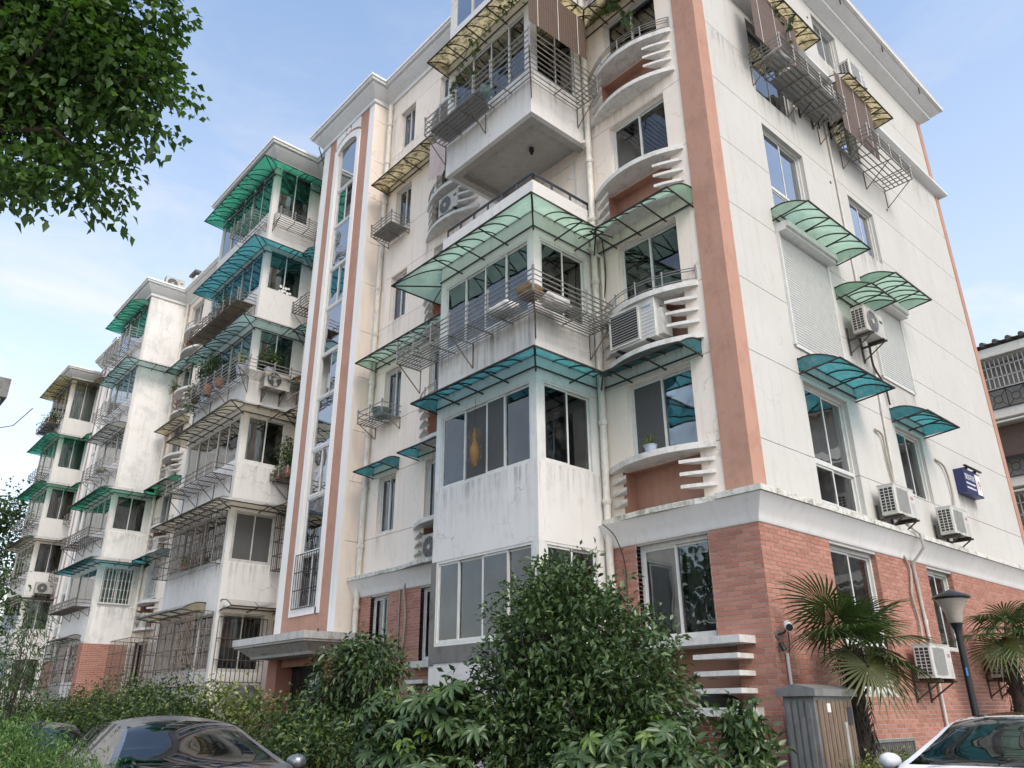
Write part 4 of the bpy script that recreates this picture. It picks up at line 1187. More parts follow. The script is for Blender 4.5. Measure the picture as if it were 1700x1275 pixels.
rack('steel rack on the fifth floor of the third stack', [(-30.3, -1.62), (-27.3, -1.62)], 13.3, .6, .36, 6, 3, drop=.4)
rack('steel rack holding a yellow cloth on the fourth floor of the third stack', [(-30.2, -1.62), (-27.2, -1.62)], 10.6, .55, .4, 6, 3, drop=.4)
rack('spiky iron rack on the third floor of the third stack', [(-30.9, -1.62), (-27.3, -1.62)], 7.85, .6, .34, 7, 3, 'iron', step=.3, drop=.4)
rack('thin iron rack with a picket rail on the second floor of the third stack', [(-30.9, -1.62), (-27.2, -1.62)], 5.25, .55, .25, 6, 2, 'iron', step=.25, drop=.35)
rack('planter rack on the top floor of the farthest stack', [(-42.8, -1.62), (-40.1, -1.62)], 16.0, .6, .25, 5, 2, 'iron', drop=.3, sheet=(0, 1, 'galv'))
rack('small rack on the fifth floor of the farthest stack', [(-42.5, -1.62), (-40, -1.62)], 13.2, .5, .3, 5, 2, 'iron', drop=.3)
rack('iron rack on the fourth floor of the farthest stack', [(-43, -1.62), (-39.8, -1.62)], 10.5, .55, .35, 5, 3, 'iron', drop=.3)
rack('iron rack on the third floor of the farthest stack', [(-43, -1.62), (-39.8, -1.62)], 7.75, .55, .35, 5, 3, 'iron', drop=.3)
rack('small wire rack at the tower corner of the farthest stack, fourth floor', [(-39.4, 0), (-38.3, 0)], 10.6, .6, .35, 5, 2, 'steel', drop=.3)
rack('small wire rack at the tower corner of the farthest stack, third floor', [(-39.4, 0), (-38.3, 0)], 7.7, .7, .35, 5, 2, 'rust', drop=.3)
# curved rails on three sill slabs
for (u0, u1, k, lab) in ((-2.7, -.55, 3, 'thin curved steel rail on the sill above the boxed air conditioner'), (-2.7, -.55, 5, 'curved steel rail with vines on the fifth-floor corner sill'),
                         (-8.55, -6.4, 5, 'curved steel rail beside hanging laundry behind the corner balcony'), (-8.55, -6.4, 3, 'curved steel rail half hidden left of the corner balcony'),
                         (-26.75, -24.6, 6, 'curved rail on the topmost recess sill'), (-26.75, -24.6, 3, 'curved rail on the third-floor recess sill')):
    z = sill(k)
    t_ = thing('sill_rail', lab, 'rail', FR.P((u0+u1)/2, .3, z))
    pts = [(u, d+.01) for u, d in arc(u0+.02, u1-.02, .32, 16)]
    for h in ((.05, .2, .25) if k != 5 else (.06, .18, .24, .3)):
        mb = MB(); mb.tube([FR.P(u, d, z+h) for u, d in pts], .009, 5); part('rail', mb, M['steel'], t_)
    for i in range(0, 17, 4):
        mb = MB(); mb.tube([FR.P(*pts[i], z), FR.P(*pts[i], z+.3)], .016, 6); part('post', mb, M['steel'], t_)

# ------------------------------------------------------------------ window cages and lattice grilles
def cage(label, F, u0, u1, z0, z1, d=.4, mat='iron', sp=.11, hs=4, name='window_cage', sides=True):
    cg = thing(name, label, 'window grille', F.P((u0+u1)/2, 0, z0))
    fr_ = MB()
    for i in range(hs+1):
        z = z0+(z1-z0)*i/hs
        pts = [F.P(u0, 0, z), F.P(u0, d, z), F.P(u1, d, z), F.P(u1, 0, z)] if sides else [F.P(u0, d, z), F.P(u1, d, z)]
        fr_.tube(pts, .013, 5)
    part('cross_rail', fr_, M[mat], cg)
    b = MB(); n = int((u1-u0)/sp)
    for i in range(n+1):
        u = u0+(u1-u0)*i/n
        b.tube([F.P(u, d, z0), F.P(u, d, z1)], .009, 5)
    if sides:
        m = max(1, int(d/sp))
        for e in (u0, u1):
            for i in range(m+1): b.tube([F.P(e, d*i/m, z0), F.P(e, d*i/m, z1)], .009, 5)
        for i in range(6): b.tube([F.P(u0, d*i/5, z0), F.P(u1, d*i/5, z0)], .008, 5)
    part('bars', b, M[mat], cg, kind='stuff')
    return cg
F2 = front(-1.62)
cage('iron cage on the second-floor windows left of the stair tower', F2, -19.3, -15.3, 5.3, 6.75, .42, 'iron', .11, 4)
cage('narrow iron cage on the wall between tower and second-floor balcony', FR, -15.0, -14.05, 5.2, 6.8, .3, 'iron', .11, 4)
cage('large iron cage on the ground-floor balcony front, left of the entrance', F2, -19.2, -15.3, 2.2, 4.05, .42, 'rust', .11, 4)
cage('iron bars over the ground-floor balcony side by the entrance', right(-15.1), -1.55, -.2, 2.3, 3.9, .06, 'iron', .12, 3, sides=False)
cage('iron cage in the ground-floor recess between brick wall and cage', FR, -26.4, -24.2, 2.2, 4.0, .9, 'rust', .14, 4)
cage('meshed iron cage on the ground-floor front of the third stack', F2, -30.8, -27.6, 2.0, 4.05, .4, 'iron', .12, 4)
cage('black iron grille over the lowest stair-tower window', front(-.5), -13.03, -11.83, 3.96, 5.31, .06, 'dark_iron', .115, 3, sides=False)
def lattice(label, F, u0, u1, z0, z1, d=.03):
    cg = thing('folding_grille', label, 'window grille', F.P((u0+u1)/2, 0, z0))
    mb = sash_mb(F, u0, u1, z0, z1, d-.02, d+.02, .04); part('frame', mb, M['pvc'], cg)
    b = MB(); n = int((u1-u0)/.14)
    for i in range(n):
        u = u0+.07+(u1-u0-.1)*i/n
        b.fb(F, u, u+.02, d-.01, d+.01, z0, z1)
    for j in range(4):
        z = z0+(z1-z0)*(j+.4)/4
        for i in range(n):
            u = u0+.08+(u1-u0-.1)*i/n; w = (u1-u0-.1)/n
            for q in range(6):
                a0, a1 = math.pi*q/6, math.pi*(q+1)/6
                b.tube([F.P(u+w/2-w/2*math.cos(a0), d, z+.08*math.sin(a0)), F.P(u+w/2-w/2*math.cos(a1), d, z+.08*math.sin(a1))], .008, 4)
    part('bars', b, M['pvc'], cg, kind='stuff')
lattice('white folding lattice grille on the side of the third stack, second floor', right(-27.1), -1.45, -.3, 5.38, 6.75, .06)
lattice('white folding lattice in the second-floor recess window', FR, -26.4, -25.0, 5.5, 6.8, .03)
# entrance gate of dark bars, notices
gt = thing('entrance_gate', 'black barred entrance gate in the shade under the canopy', 'gate', (-12.3, -.2, 0))
mb = MB()
for i in range(26):
    x = -13.3+2.14*i/25
    mb.tube([(x, -.2, 0), (x, -.2, 2.72)], .014, 5)
part('bars', mb, M['black'], gt, kind='stuff')
for z in (.15, 1.1, 1.9, 2.6):
    mb = MB(); mb.box(-13.33, -11.14, -.23, -.17, z-.03, z+.03); part('rail', mb, M['black'], gt)
for (x, z, w, h, mtl, lab) in ((-12.05, 1.98, .26, .3, 'white', 'left white notice box on the entrance gate'), (-11.72, 2.02, .34, .34, 'white', 'right, larger white notice box on the entrance gate')):
    nb = thing('notice_box', lab, 'notice box', (x, -.3, z))
    mb = MB(); mb.box(x-w/2, x+w/2, -.32, -.235, z, z+h); part('box', mb, M[mtl], nb)
    mb = MB(); mb.box(x-w*.32, x+w*.32, -.328, -.322, z+.05, z+h*.45); part('print', mb, M['blue_print'], nb)
# ------------------------------------------------------------------ air conditioners
def ac_proto(style):
    """parts in local space: width along x, front towards -y, base at z = 0"""
    P = []
    def addp(nm, mb, m, par=None, smooth=None):
        me = mesh_of(mb, (0, 0, 0), smooth, True, nm); me.materials.append(M[m]); P.append((nm, me, par)); return len(P)-1
    w, h, d = (.80, .55, .29) if style != 'box' else (1.02, .76, .36)
    cm = 'ac_old' if style in ('aged', 'spoke') else 'ac'
    def bev(x0, x1, y0, y1, z0, z1, b=.012):
        mb = MB()
        poly = [(x0+b, y0), (x1-b, y0), (x1, y0+b), (x1, y1-b), (x1-b, y1), (x0+b, y1), (x0, y1-b), (x0, y0+b)]
        return mb.prism(poly, z0, z1)
    body = bev(-w/2, w/2, -d/2, d/2, .03, h)
    c = addp('casing', body, cm)
    mb = MB(); mb.box(-w/2-.006, w/2+.006, -d/2-.006, d/2+.006, h, h+.014); addp('lid', mb, cm, c)
    if style == 'box':
        x0, x1, z0, z1 = -w/2+.05, w/2-.36, .1, h-.06
        mb = MB(); mb.box(x0, x1, -d/2-.006, -d/2-.001, z0, z1); addp('fan_recess', mb, 'ac_dark', c)
        F0 = Face((0, -d/2), (1, 0), (0, -1))
        addp('grille_frame', sash_mb(F0, x0-.03, x1+.03, z0-.03, z1+.03, 0, .03, .03), cm, c)
        mb = MB()
        for i in range(12):
            z = z0+(z1-z0)*(i+.5)/12; mb.box(x0, x1, -d/2-.022, -d/2-.012, z-.005, z+.005)
        addp('louvre', mb, 'ac_grille', c)
        mb = MB()
        for i in range(9): mb.box(x1+.06, w/2-.02, -d/2-.004, -d/2, .1+i*.068, .106+i*.068)
        addp('panel_groove', mb, 'ac_grille', c)
        mb = MB(); mb.box(w/2, w/2+.1, -d/2+.06, d/2-.04, .06, h*.72); addp('service_cover', mb, cm, c)
        mb = MB(); mb.box(w/2+.001, w/2+.004, -d/2+.16, -d/2+.24, h*.8, h*.86); addp('handle_recess', mb, 'ac_dark', c)
    else:
        r = h*.41; cx, cz = -w*.14, h*.52
        n = 28
        mb = MB()
        ring = [(cx+r*math.cos(2*math.pi*i/n), -d/2-.004, cz+r*math.sin(2*math.pi*i/n)) for i in range(n)]
        mb.add(ring, [tuple(range(n))]); addp('fan_recess', mb, 'ac_dark' if style != 'flat' else 'ac_grille', c)
        if style == 'flat':
            mb = MB()
            for i in range(22):
                x = cx-r*.95+2*r*.95*i/21; hh = r*.92
                mb.box(x-.003, x+.003, -d/2-.012, -d/2-.005, cz-hh, cz+hh)
            addp('fan_grille', mb, 'ac_grille', c)
        else:
            mb = MB()
            for b in range(3):
                a = b*2.094+.4
                mb.add([(cx, -d/2-.006, cz), (cx+r*.8*math.cos(a), -d/2-.006, cz+r*.8*math.sin(a)), (cx+r*.86*math.cos(a+.5), -d/2-.005, cz+r*.86*math.sin(a+.5)), (cx+r*.7*math.cos(a+.95), -d/2-.005, cz+r*.7*math.sin(a+.95))], [(0, 1, 2, 3)])
            addp('fan', mb, 'ac_grille' if style == 'spoke' else 'ac_dark', c)
            mb = MB()
            for rr in ([.3, .45, .6, .75, .9, 1.0] if style != 'spoke' else [1.0, .98]):
                mb.tube([(cx+r*rr*math.cos(2*math.pi*i/24), -d/2-.016, cz+r*rr*math.sin(2*math.pi*i/24)) for i in range(24)], .0035, 4, True)
            for i in range(8 if style != 'spoke' else 22):
                a = 2*math.pi*i/(8 if style != 'spoke' else 22)
                mb.tube([(cx+r*.2*math.cos(a), -d/2-.016, cz+r*.2*math.sin(a)), (cx+r*math.cos(a), -d/2-.016, cz+r*math.sin(a))], .003, 4)
            addp('fan_grille', mb, 'ac_grille', c)
            mb = MB(); q = [(cx+r*.22*math.cos(2*math.pi*i/14), -d/2-.02, cz+r*.22*math.sin(2*math.pi*i/14)) for i in range(14)]
            mb.add(q+[(x, -d/2, z) for x, y, z in q], [tuple(range(14))]+[(i, (i+1) % 14, 14+(i+1) % 14, 14+i) for i in range(14)]); addp('hub', mb, cm, c)
        # side coil grid on the left end
        mb = MB(); mb.box(-w/2-.004, -w/2-.0005, -d/2+.03, d/2-.03, .08, h-.05); addp('coil_recess', mb, 'ac_dark', c)
        mb = MB()
        for i in range(4):
            y = -d/2+.03+(d-.06)*i/3; mb.box(-w/2-.012, -w/2-.004, y-.006, y+.006, .08, h-.05)
        for i in range(9):
            z = .08+(h-.13)*i/8; mb.box(-w/2-.011, -w/2-.005, -d/2+.03, d/2-.03, z-.005, z+.005)
        addp('coil_guard', mb, cm, c)
        mb = MB(); mb.box(w*.28, w*.42, -d/2-.003, -d/2-.0005, h*.66, h*.76); addp('badge', mb, 'badge' if style == 'flat' else 'cable', c)
        if style == 'flat':
            mb = MB()
            for i in range(9): mb.box(w*.27, w*.46, -d/2-.003, -d/2-.0005, .07+i*.028, .075+i*.028)
            addp('vent_slot', mb, 'ac_grille', c)
    for x in (-w*.32, w*.32):
        mb = MB(); mb.box(x-.03, x+.03, -d/2-.02, d/2+.02, 0, .03); addp('foot', mb, 'ac_dark')
    return P
ACP = {s: ac_proto(s) for s in ('flat', 'spoke', 'aged', 'box')}
def ac(label, F, u, d, z, style='aged', bracket=True, bmat='iron', dep=.29):
    t_ = thing('air_conditioner', label, 'air conditioner', F.P(u, d, z))
    t_.rotation_euler = (0, 0, F.rotz)
    copyparts(ACP[style], t_)
    if bracket:
        for s_ in (-.28, .28):
            mb = MB()
            mb.box(s_-.018, s_+.018, -.2, d, -.035, 0); mb.box(s_-.018, s_+.018, d-.03, d, -.34, .25)
            mb.tube([(s_, d-.02, -.3), (s_, -.14, -.03)], .014, 5)
            me = mesh_of(mb, name='bracket'); me.materials.append(M[bmat])
            o = bpy.data.objects.new('bracket', me); COL.objects.link(o); o.parent = t_
    return t_
ac('large boxy air conditioner with dark louvres in the third-floor curved niche', FR, -1.78, .12, 7.37, 'box', False)
ac('white air conditioner on the brick gable beside the black lamp post', RT, 4.43, .28, 2.02, 'flat')
ac('white air conditioner below the blue awnings, left of the pair above the gable ledge', RT, 4.25, .28, 4.68, 'flat')
ac('white air conditioner under the blue sign, right of the pair above the gable ledge', RT, 6.75, .28, 4.68, 'flat')
ac('grimy air conditioner under the small green awning on the gable', RT, 4.4, .32, 8.25, 'aged')
ac('white air conditioner just under the eaves of the gable', RT, 6.55, .3, 15.93, 'flat')
ac('white air conditioner between the two gable racks, nearer the bamboo blind', RT, 4.98, .3, 14.1, 'flat', bmat='dark_iron')
ac('dark-bottomed air conditioner right against the cluttered gable rack', RT, 4.08, .3, 13.88, 'aged')
ac('air conditioner partly hidden behind the right-hand palm', RT, 7.75, .28, 2.1, 'flat')
ac('air conditioner in the curved niche below hanging laundry', FR, -7.35, .1, 13.07-.0, 'aged', False)
ac('air conditioner with round fan in the low niche left of the corner balcony', FR, -7.65, .0, 4.54, 'aged', False)
ac('beige air conditioner with spoked fan on the balcony side beside the stair tower', right(-15.1), -.88, .26, 10.38, 'spoke', bmat='rust')
ac('air conditioner in the fourth-floor recess niche', FR, -25.9, .05, sill(4)-.98, 'aged', False)
ac('air conditioner in the third-floor recess niche', FR, -25.9, .05, sill(3)-.98, 'aged', False)
ac('air conditioner in the second-floor recess niche', FR, -25.9, .05, sill(2)-.98, 'aged', False)
ac('air conditioner with large round fan on the side of the farthest stack', right(-39.5), -.85, .26, 7.0, 'aged')
ac('air conditioner standing on the roof edge of the third stack', right(-27.4), -.75, .1, 19.12, 'aged', False)
# blue maker's mark and lettering on the boxed unit and the brick-wall unit
def text(s, size, F, u, d, z, mat, parent, name='lettering', ext=.001, sx=1.0):
    cu = bpy.data.curves.new(name, 'FONT'); cu.body = s; cu.size = size; cu.extrude = ext
    o = bpy.data.objects.new(name, cu); COL.objects.link(o)
    dg = bpy.context.evaluated_depsgraph_get()
    me = bpy.data.meshes.new_from_object(o.evaluated_get(dg))
    bpy.data.objects.remove(o)
    me.materials.clear(); me.materials.append(mat)
    org = ORG[parent.name]
    a = F.rotz
    rx = Matrix.Rotation(a, 4, 'Z') @ Matrix.Rotation(R(90), 4, 'X') @ Matrix.Diagonal((sx, 1, 1, 1))
    p = F.P(u, d, z)
    rz = parent.rotation_euler.z if parent.parent is None else 0
    base = Matrix.Translation((p[0]-org[0], p[1]-org[1], p[2]-org[2])) @ rx
    if rz: base = Matrix.Rotation(-rz, 4, 'Z') @ base
    me.transform(base)
    o = bpy.data.objects.new(name, me); COL.objects.link(o); o.parent = parent
    return o
acs = [o for o in bpy.data.objects if o.name.startswith('air_conditioner')]
for o in acs:
    if o['label'].startswith('large boxy'):
        text('DAIKIN', .06, FR, -1.55, .303, 7.98, M['blue_print'], o)
# ------------------------------------------------------------------ drainpipes, conduits, hoses
def pipe(label, pts, r, mat='pipe', collars=(), name='drainpipe', cat='pipe', n=10):
    t_ = thing(name, label, cat, pts[0])
    mb = MB(); mb.tube(pts, r, n); part('pipe', mb, M[mat], t_, smooth=50)
    for p in collars:
        mb = MB(); mb.tube([(p[0], p[1], p[2]-.05), (p[0], p[1], p[2]+.05)], r*1.22, n)
        mb.tube([(p[0], p[1], p[2]-.02), (p[0], p[1], p[2]+.02)], r*1.34, n); part('collar', mb, M[mat], t_, smooth=40)
    return t_
def vpipe(label, x, y, z0, z1, r=.055, step=1.42):
    z = z0+.6; cs = []
    while z < z1-.2: cs.append((x, y, z)); z += step
    return pipe(label, [(x, y, z0), (x, y, z1)], r, 'pipe', cs)
vpipe('cream drainpipe in the angle between the corner balcony and the curved bays', -2.74, -.09, 0, 18.8, .066)
vpipe('cream drainpipe beside the narrow windows right of the stair tower', -10.66, -.09, .4, 18.8, .068)
vpipe('cream drainpipe in the recess right of the third balcony stack', -26.95, -.09, .4, 18.8, .06)
pipe('thin second pipe hugging the corner drainpipe on the third floor', [(-2.6, -.05, 8.0), (-2.58, -.05, 9.6), (-2.72, -.06, 9.75), (-2.72, -.3, 9.8)], .035)
pipe('white conduit running down the middle of the gable', [RT.P(5.0, .03, 14.1), RT.P(5.0, .03, 11.4), RT.P(5.06, .03, 8.0), RT.P(5.0, .03, 6.9), RT.P(4.94, .03, 5.3)], .025, 'pipe_white', [RT.P(5.0, .03, z) for z in (12.5, 11.4, 9.0, 7.0, 5.6)], 'conduit')
pipe('white drain elbow stepping over the gable ledge', [RT.P(4.45, .28, 4.62), RT.P(4.83, .33, 4.5), RT.P(4.88, .33, 4.25), RT.P(4.97, .05, 4.02), RT.P(5.04, .05, 2.7), RT.P(5.05, .05, 1.9), RT.P(5.08, .05, .1)], .028, 'pipe_white', [RT.P(5.03, .05, 3.0)], 'conduit')
def hose(label, pts, r=.022, mat='hose'):
    # smooth Catmull-Rom through points
    P = [Vector(p) for p in pts]; P = [P[0]]+P+[P[-1]]; out = []
    for i in range(1, len(P)-2):
        for q in range(6):
            t = q/6
            out.append(.5*((2*P[i])+(P[i+1]-P[i-1])*t+(2*P[i-1]-5*P[i]+4*P[i+1]-P[i+2])*t*t+(3*P[i]-P[i-1]-3*P[i+1]+P[i+2])*t**3))
    out.append(P[-2])
    mb = MB(); mb.tube(out, r, 7)
    return solo('hose', mb, M[mat], label, 'hose', smooth=60)
hose('wrapped hose dropping to the air conditioner on the brick gable', [RT.P(4.65, .04, 4.13), RT.P(4.8, .05, 3.87), RT.P(4.66, .05, 3.41), RT.P(4.76, .05, 2.99), RT.P(4.62, .1, 2.6)])
hose('curled hose above the left air conditioner of the gable pair', [RT.P(4.5, .03, 6.48), RT.P(4.74, .05, 6.4), RT.P(4.78, .04, 5.93), RT.P(4.84, .05, 5.48), RT.P(4.6, .15, 5.25)])
hose('curled hose beside the blue sign above the right air conditioner', [RT.P(7.26, .02, 6.45), RT.P(7.6, .05, 6.35), RT.P(7.74, .05, 5.97), RT.P(7.68, .05, 5.5), RT.P(7.1, .15, 5.25)])
hose('wrapped hose hanging from the fascia beside the narrow brick-wall window', [FR.P(-8.55, .03, 4.2), FR.P(-8.75, .06, 4.1), FR.P(-8.66, .06, 3.5), FR.P(-8.72, .05, 2.9), FR.P(-8.9, .05, 2.3)])
hose('hose looping under the air conditioner beside the stair tower', [(-14.85, -.5, 10.75), (-14.6, -.25, 10.8), (-14.55, -.2, 10.5), (-14.85, -.3, 10.4), (-15.0, -.4, 10.2)], .03)
pipe('blue-grey conduit on the brick wall behind the small tree', [FR.P(-8.95, .03, 4.1), FR.P(-8.95, .03, 2.35), FR.P(-8.95, .03, .1)], .02, 'galv', (), 'conduit')
hose('black cable hanging from the tower cornice', [(-14.3, -.6, 19.2), (-14.2, -.4, 18.5), (-14.05, -.2, 17.6), (-14.0, -.1, 17.0)], .018, 'cable')
hose('black cable looping beside the corner drainpipe', [(-2.55, -.05, 10.0), (-2.5, -.06, 9.2), (-2.58, -.06, 8.6), (-2.52, -.08, 8.1), (-2.3, -.2, 7.9)], .012, 'cable')
hose('slack cable sagging from the corner ledge to the brick wall', [FR.P(-2.7, .28, 4.44), FR.P(-2.5, .2, 4.2), FR.P(-2.45, .05, 3.7), FR.P(-2.5, .03, 2.9)], .009, 'cable')
hose('black cable down the gable from the grimy air conditioner', [RT.P(4.6, .2, 8.2), RT.P(4.9, .08, 7.9), RT.P(5.3, .06, 7.6), RT.P(5.4, .05, 7.2)], .02, 'cable')
# ------------------------------------------------------------------ blinds, laundry, hanging bundle
def blind(label, pts, mat):
    """pts: two top corners then two bottom corners"""
    a, b, c, d = [Vector(p) for p in pts]
    t_ = thing('bamboo_blind', label, 'blind', tuple((c+d)/2))
    n = 30
    for i in range(n):
        t0, t1 = i/n, (i+.86)/n
        p = [a.lerp(d, t0), b.lerp(c, t0), b.lerp(c, t1), a.lerp(d, t1)]
        nn = (b-a).cross(d-a).normalized()*.006
        mb = MB(); mb.hexa([p[0], p[1], p[2], p[3], p[0]+nn, p[1]+nn, p[2]+nn, p[3]+nn]); part('slat', mb, M[mat], t_, recalc=False)
    for q in (.15, .5, .85):
        mb = MB(); mb.tube([tuple(a.lerp(b, q)), tuple(d.lerp(c, q))], .008, 4); part('cord', mb, M['curtain'], t_)
blind('brown bamboo blind hanging on the side of the fifth-floor corner balcony', [(-2.3, -2.15, 15.15), (-2.3, -.5, 15.15), (-2.3, -.5, 14.08), (-2.3, -2.15, 14.0)], 'bamboo')
blind('bamboo blind behind the cluttered fifth-floor gable rack', [RT.P(1.45, .45, 15.5), RT.P(3.3, .45, 15.5), RT.P(3.3, .45, 13.95), RT.P(1.45, .45, 13.95)], 'bamboo_v')
blind('bamboo blind above the empty drying rack on the gable', [RT.P(4.9, .5, 15.25), RT.P(6.7, .5, 15.25), RT.P(6.6, .5, 13.55), RT.P(4.85, .5, 13.55)], 'bamboo_v')
mb = folds_mb(front(-.55), -7.8, -7.1, 0, 14.05, 15.2, .03, .3)
solo('hanging_cloth', mb, M['curtain_pink'], 'pale pink patterned cloth drying beside the fifth-floor corner balcony', 'laundry', smooth=180, recalc=False)
# straw bundle hung in the second-floor window
t_ = thing('straw_bundle', 'dried straw bundle hanging in the open second-floor corner window', 'hanging bundle', (-4.24, -1.78, 5.45))
mb = MB().lathe([(.01, 0), (.05, .06), (.07, .15), (.088, .26), (.085, .35), (.045, .45), (.035, .52), (.045, .6), (.02, .68), (.01, .74)], (-4.24, -1.78, 5.46), 12); part('bundle', mb, M['straw'], t_, smooth=60)
mb = MB()
for i in range(70):
    a = rnd.random()*6.28; z = 5.5+rnd.random()*.66; r0 = .05+.055*math.sin(min(1, (z-5.46)/.36)*2.2)
    mb.tube([(-4.24+r0*math.cos(a), -1.78+r0*math.sin(a), z), (-4.24+(r0+.03)*math.cos(a+.5), -1.78+(r0+.03)*math.sin(a+.5), z+(.07 if rnd.random() < .6 else -.07))], .004, 3)
part('loose_straw', mb, M['straw'], t_, kind='stuff')
mb = MB(); mb.tube([(-4.24, -1.78, 6.15), (-4.24, -1.78, 6.75)], .004, 4); part('string', mb, M['cable'], t_)
# bundles, basin and boxes lying on racks
def bundle(label, c, sz, mat, name='wrapped_bundle', cat='bundle'):
    mb = MB(); bm = bmesh.new(); bmesh.ops.create_icosphere(bm, subdivisions=3, radius=1)
    for v in bm.verts:
        p = v.co; k = 1+.18*math.sin(p.x*5+p.z*4)*math.cos(p.y*6+1)
        v.co = Vector((math.copysign(abs(p.x)**.7, p.x)*k*sz[0], math.copysign(abs(p.y)**.7, p.y)*k*sz[1], math.copysign(abs(p.z)**.8, p.z)*sz[2]*k))
    vs_ = [tuple(v.co+Vector(c)) for v in bm.verts]; fs = [tuple(v.index for v in f.verts) for f in bm.faces]; bm.free()
    mb.add(vs_, fs)
    return solo(name, mb, M[mat], label, cat, smooth=180)
bundle('cream wrapped bundle on the third-floor rack at the balcony corner, left one', (-3.35, -1.9, 8.13), (.3, .18, .12), 'curtain')
bundle('cream wrapped bundle on the third-floor rack around the balcony side', (-2.55, -1.4, 8.13), (.18, .3, .12), 'curtain')
bundle('tan wrapped bundle on the third-floor rack nearest the corner post', (-2.6, -1.95, 8.16), (.2, .2, .14), 'straw')
t_ = MB().lathe([(0, 0), (.17, 0), (.24, .2), (.26, .21), (.23, .2), (.16, .02), (0, .02)], (-9.75, -.3, 8.27), 20)
solo('basin', t_, M['a_teal'], 'translucent green basin on the small rack right of the stair tower', 'basin', smooth=40)
bundle('yellow cloth on the rack of the third stack', (-28.3, -1.95, 10.72), (.3, .18, .07), 'leaf_yellow', 'folded_cloth', 'cloth')
bundle('dark bundle stored in the lowest niche beneath the ground-floor window', (-1.0, .0, 1.7), (.28, .16, .1), 'cable')
bundle('grey cover sheet on clutter left of the entrance', (-14.6, -.9, 1.9), (.45, .4, .3), 'galv', 'cover_sheet', 'cover')
bundle('crumpled white plastic on the cluttered gable rack', RT.P(2.3, .4, 13.88), (.2, .3, .1), 'curtain_grey')
bundle('glass fish-bowl like container on the fifth-floor corner rack', (-3.9, -1.95, 13.42), (.17, .15, .14), 'a_teal', 'container', 'container')
# white tubes leaning inside the second-floor corner window
for i, x in enumerate((-1.22, -1.12, -1.02)):
    mb = MB(); mb.tube([(-3.1, x, 5.25), (-3.05, x+.03, 6.4)], .028, 8)
    solo('white_tube', mb, M['white'], 'white tube leaning inside the second-floor corner balcony window', 'tube', 'tubes inside the corner balcony', smooth=50)
for i in range(7):
    mb = MB().lathe([(0, 0), (.035, 0), (.035, .15), (.015, .19), (.015, .24), (0, .24)], (-15.35+.0, -1.4+.16*i, 2.56), 10)
    solo('bottle', mb, M['blue_print' if i % 3 == 0 else 'white'], 'cleaning bottle on the sill behind the ground-floor bars by the entrance', 'bottle', 'bottles behind the ground-floor bars', smooth=40)
# birdhouse-like wooden box on the fourth-floor rack
bx_ = thing('wooden_box', 'small orange wooden box on the rack end beside the stair tower', 'box', (-14.75, -.2, 10.76))
mb = MB(); mb.box(-14.9, -14.6, -.36, -.1, 10.76, 10.9); part('body', mb, M['straw'], bx_)
mb = MB(); mb.add([(-14.93, -.4, 10.9), (-14.57, -.4, 10.9), (-14.57, -.06, 10.9), (-14.93, -.06, 10.9), (-14.93, -.23, 10.99), (-14.57, -.23, 10.99)], [(0, 1, 5, 4), (2, 3, 4, 5), (0, 4, 3), (1, 2, 5), (0, 3, 2, 1)]); part('lid', mb, M['straw'], bx_)

# ------------------------------------------------------------------ blue number sign, security camera, vent grille
sg = thing('number_sign', 'navy blue illuminated address sign with white lettering and red 19', 'sign', RT.P(8.7, 0, 5.9))
mb = MB(); mb.fb(RT, 8.22, 9.17, .0, .2, 5.88, 6.42); part('sign_box', mb, M['navy'], sg)
mb = MB(); mb.fb(RT, 8.86, 9.14, .2, .206, 5.92, 6.38); part('number_panel', mb, M['white'], sg)
text('19', .3, RT, 8.87, .208, 6.04, M['red'], sg, sx=.75)
text('银良花苑', .15, RT, 8.26, .203, 6.19, M['white'], sg, sx=.92)
for z, u1 in ((6.1, 8.8), (6.0, 8.78)):
    mb = MB()
    u = 8.28
    while u < u1-.03:
        w = .02+rnd.random()*.03; mb.fb(RT, u, u+w, .2, .203, z-.018, z+.018); u += w+.012
    part('small_print', mb, M['white'], sg)
mb = MB(); mb.fb(RT, 8.3, 9.25, .2, .25, 6.47, 6.5); mb.fb(RT, 8.45, 8.48, .0, .22, 6.42, 6.48); mb.fb(RT, 8.95, 8.98, .0, .22, 6.42, 6.48); part('lamp_bar', mb, M['dark_iron'], sg)
cc = thing('security_camera', 'white bullet security camera on the brick corner', 'camera', RT.P(.12, 0, 2.5))
mb = MB(); mb.tube([RT.P(.1, .005, 2.53), RT.P(.1, .03, 2.53)], .055, 14); part('mount_plate', mb, M['galv'], cc, smooth=40)
mb = MB(); mb.tube([RT.P(.1, .03, 2.53), RT.P(.02, .16, 2.54), RT.P(.02, .2, 2.58)], .014, 8); part('arm', mb, M['black'], cc)
mb = MB(); mb.tube([RT.P(.2, .12, 2.66), RT.P(.0, .26, 2.6)], .055, 14); part('body', mb, M['white'], cc, smooth=40)
mb = MB(); mb.tube([RT.P(-.002, .262, 2.6), RT.P(-.012, .269, 2.597)], .046, 14); part('lens', mb, M['black'], cc, smooth=40)
mb = MB(); mb.tube([RT.P(.08, .06, 2.42), RT.P(.08, .1, 2.32)], .035, 8); part('junction_box', mb, M['black'], cc)
pipe('white conduit under the security camera', [RT.P(.24, .04, 2.3), RT.P(.26, .04, 1.2), RT.P(.26, .04, .1)], .022, 'white', (), 'conduit')
hose('black camera cable looping to the conduit', [RT.P(.2, .12, 2.62), RT.P(.3, .06, 2.45), RT.P(.28, .05, 2.3), RT.P(.24, .05, 2.25)], .008, 'cable')
vg = thing('vent_grille', 'dark barred basement vent low in the brick gable', 'vent grille', RT.P(3.05, 0, 1.0))
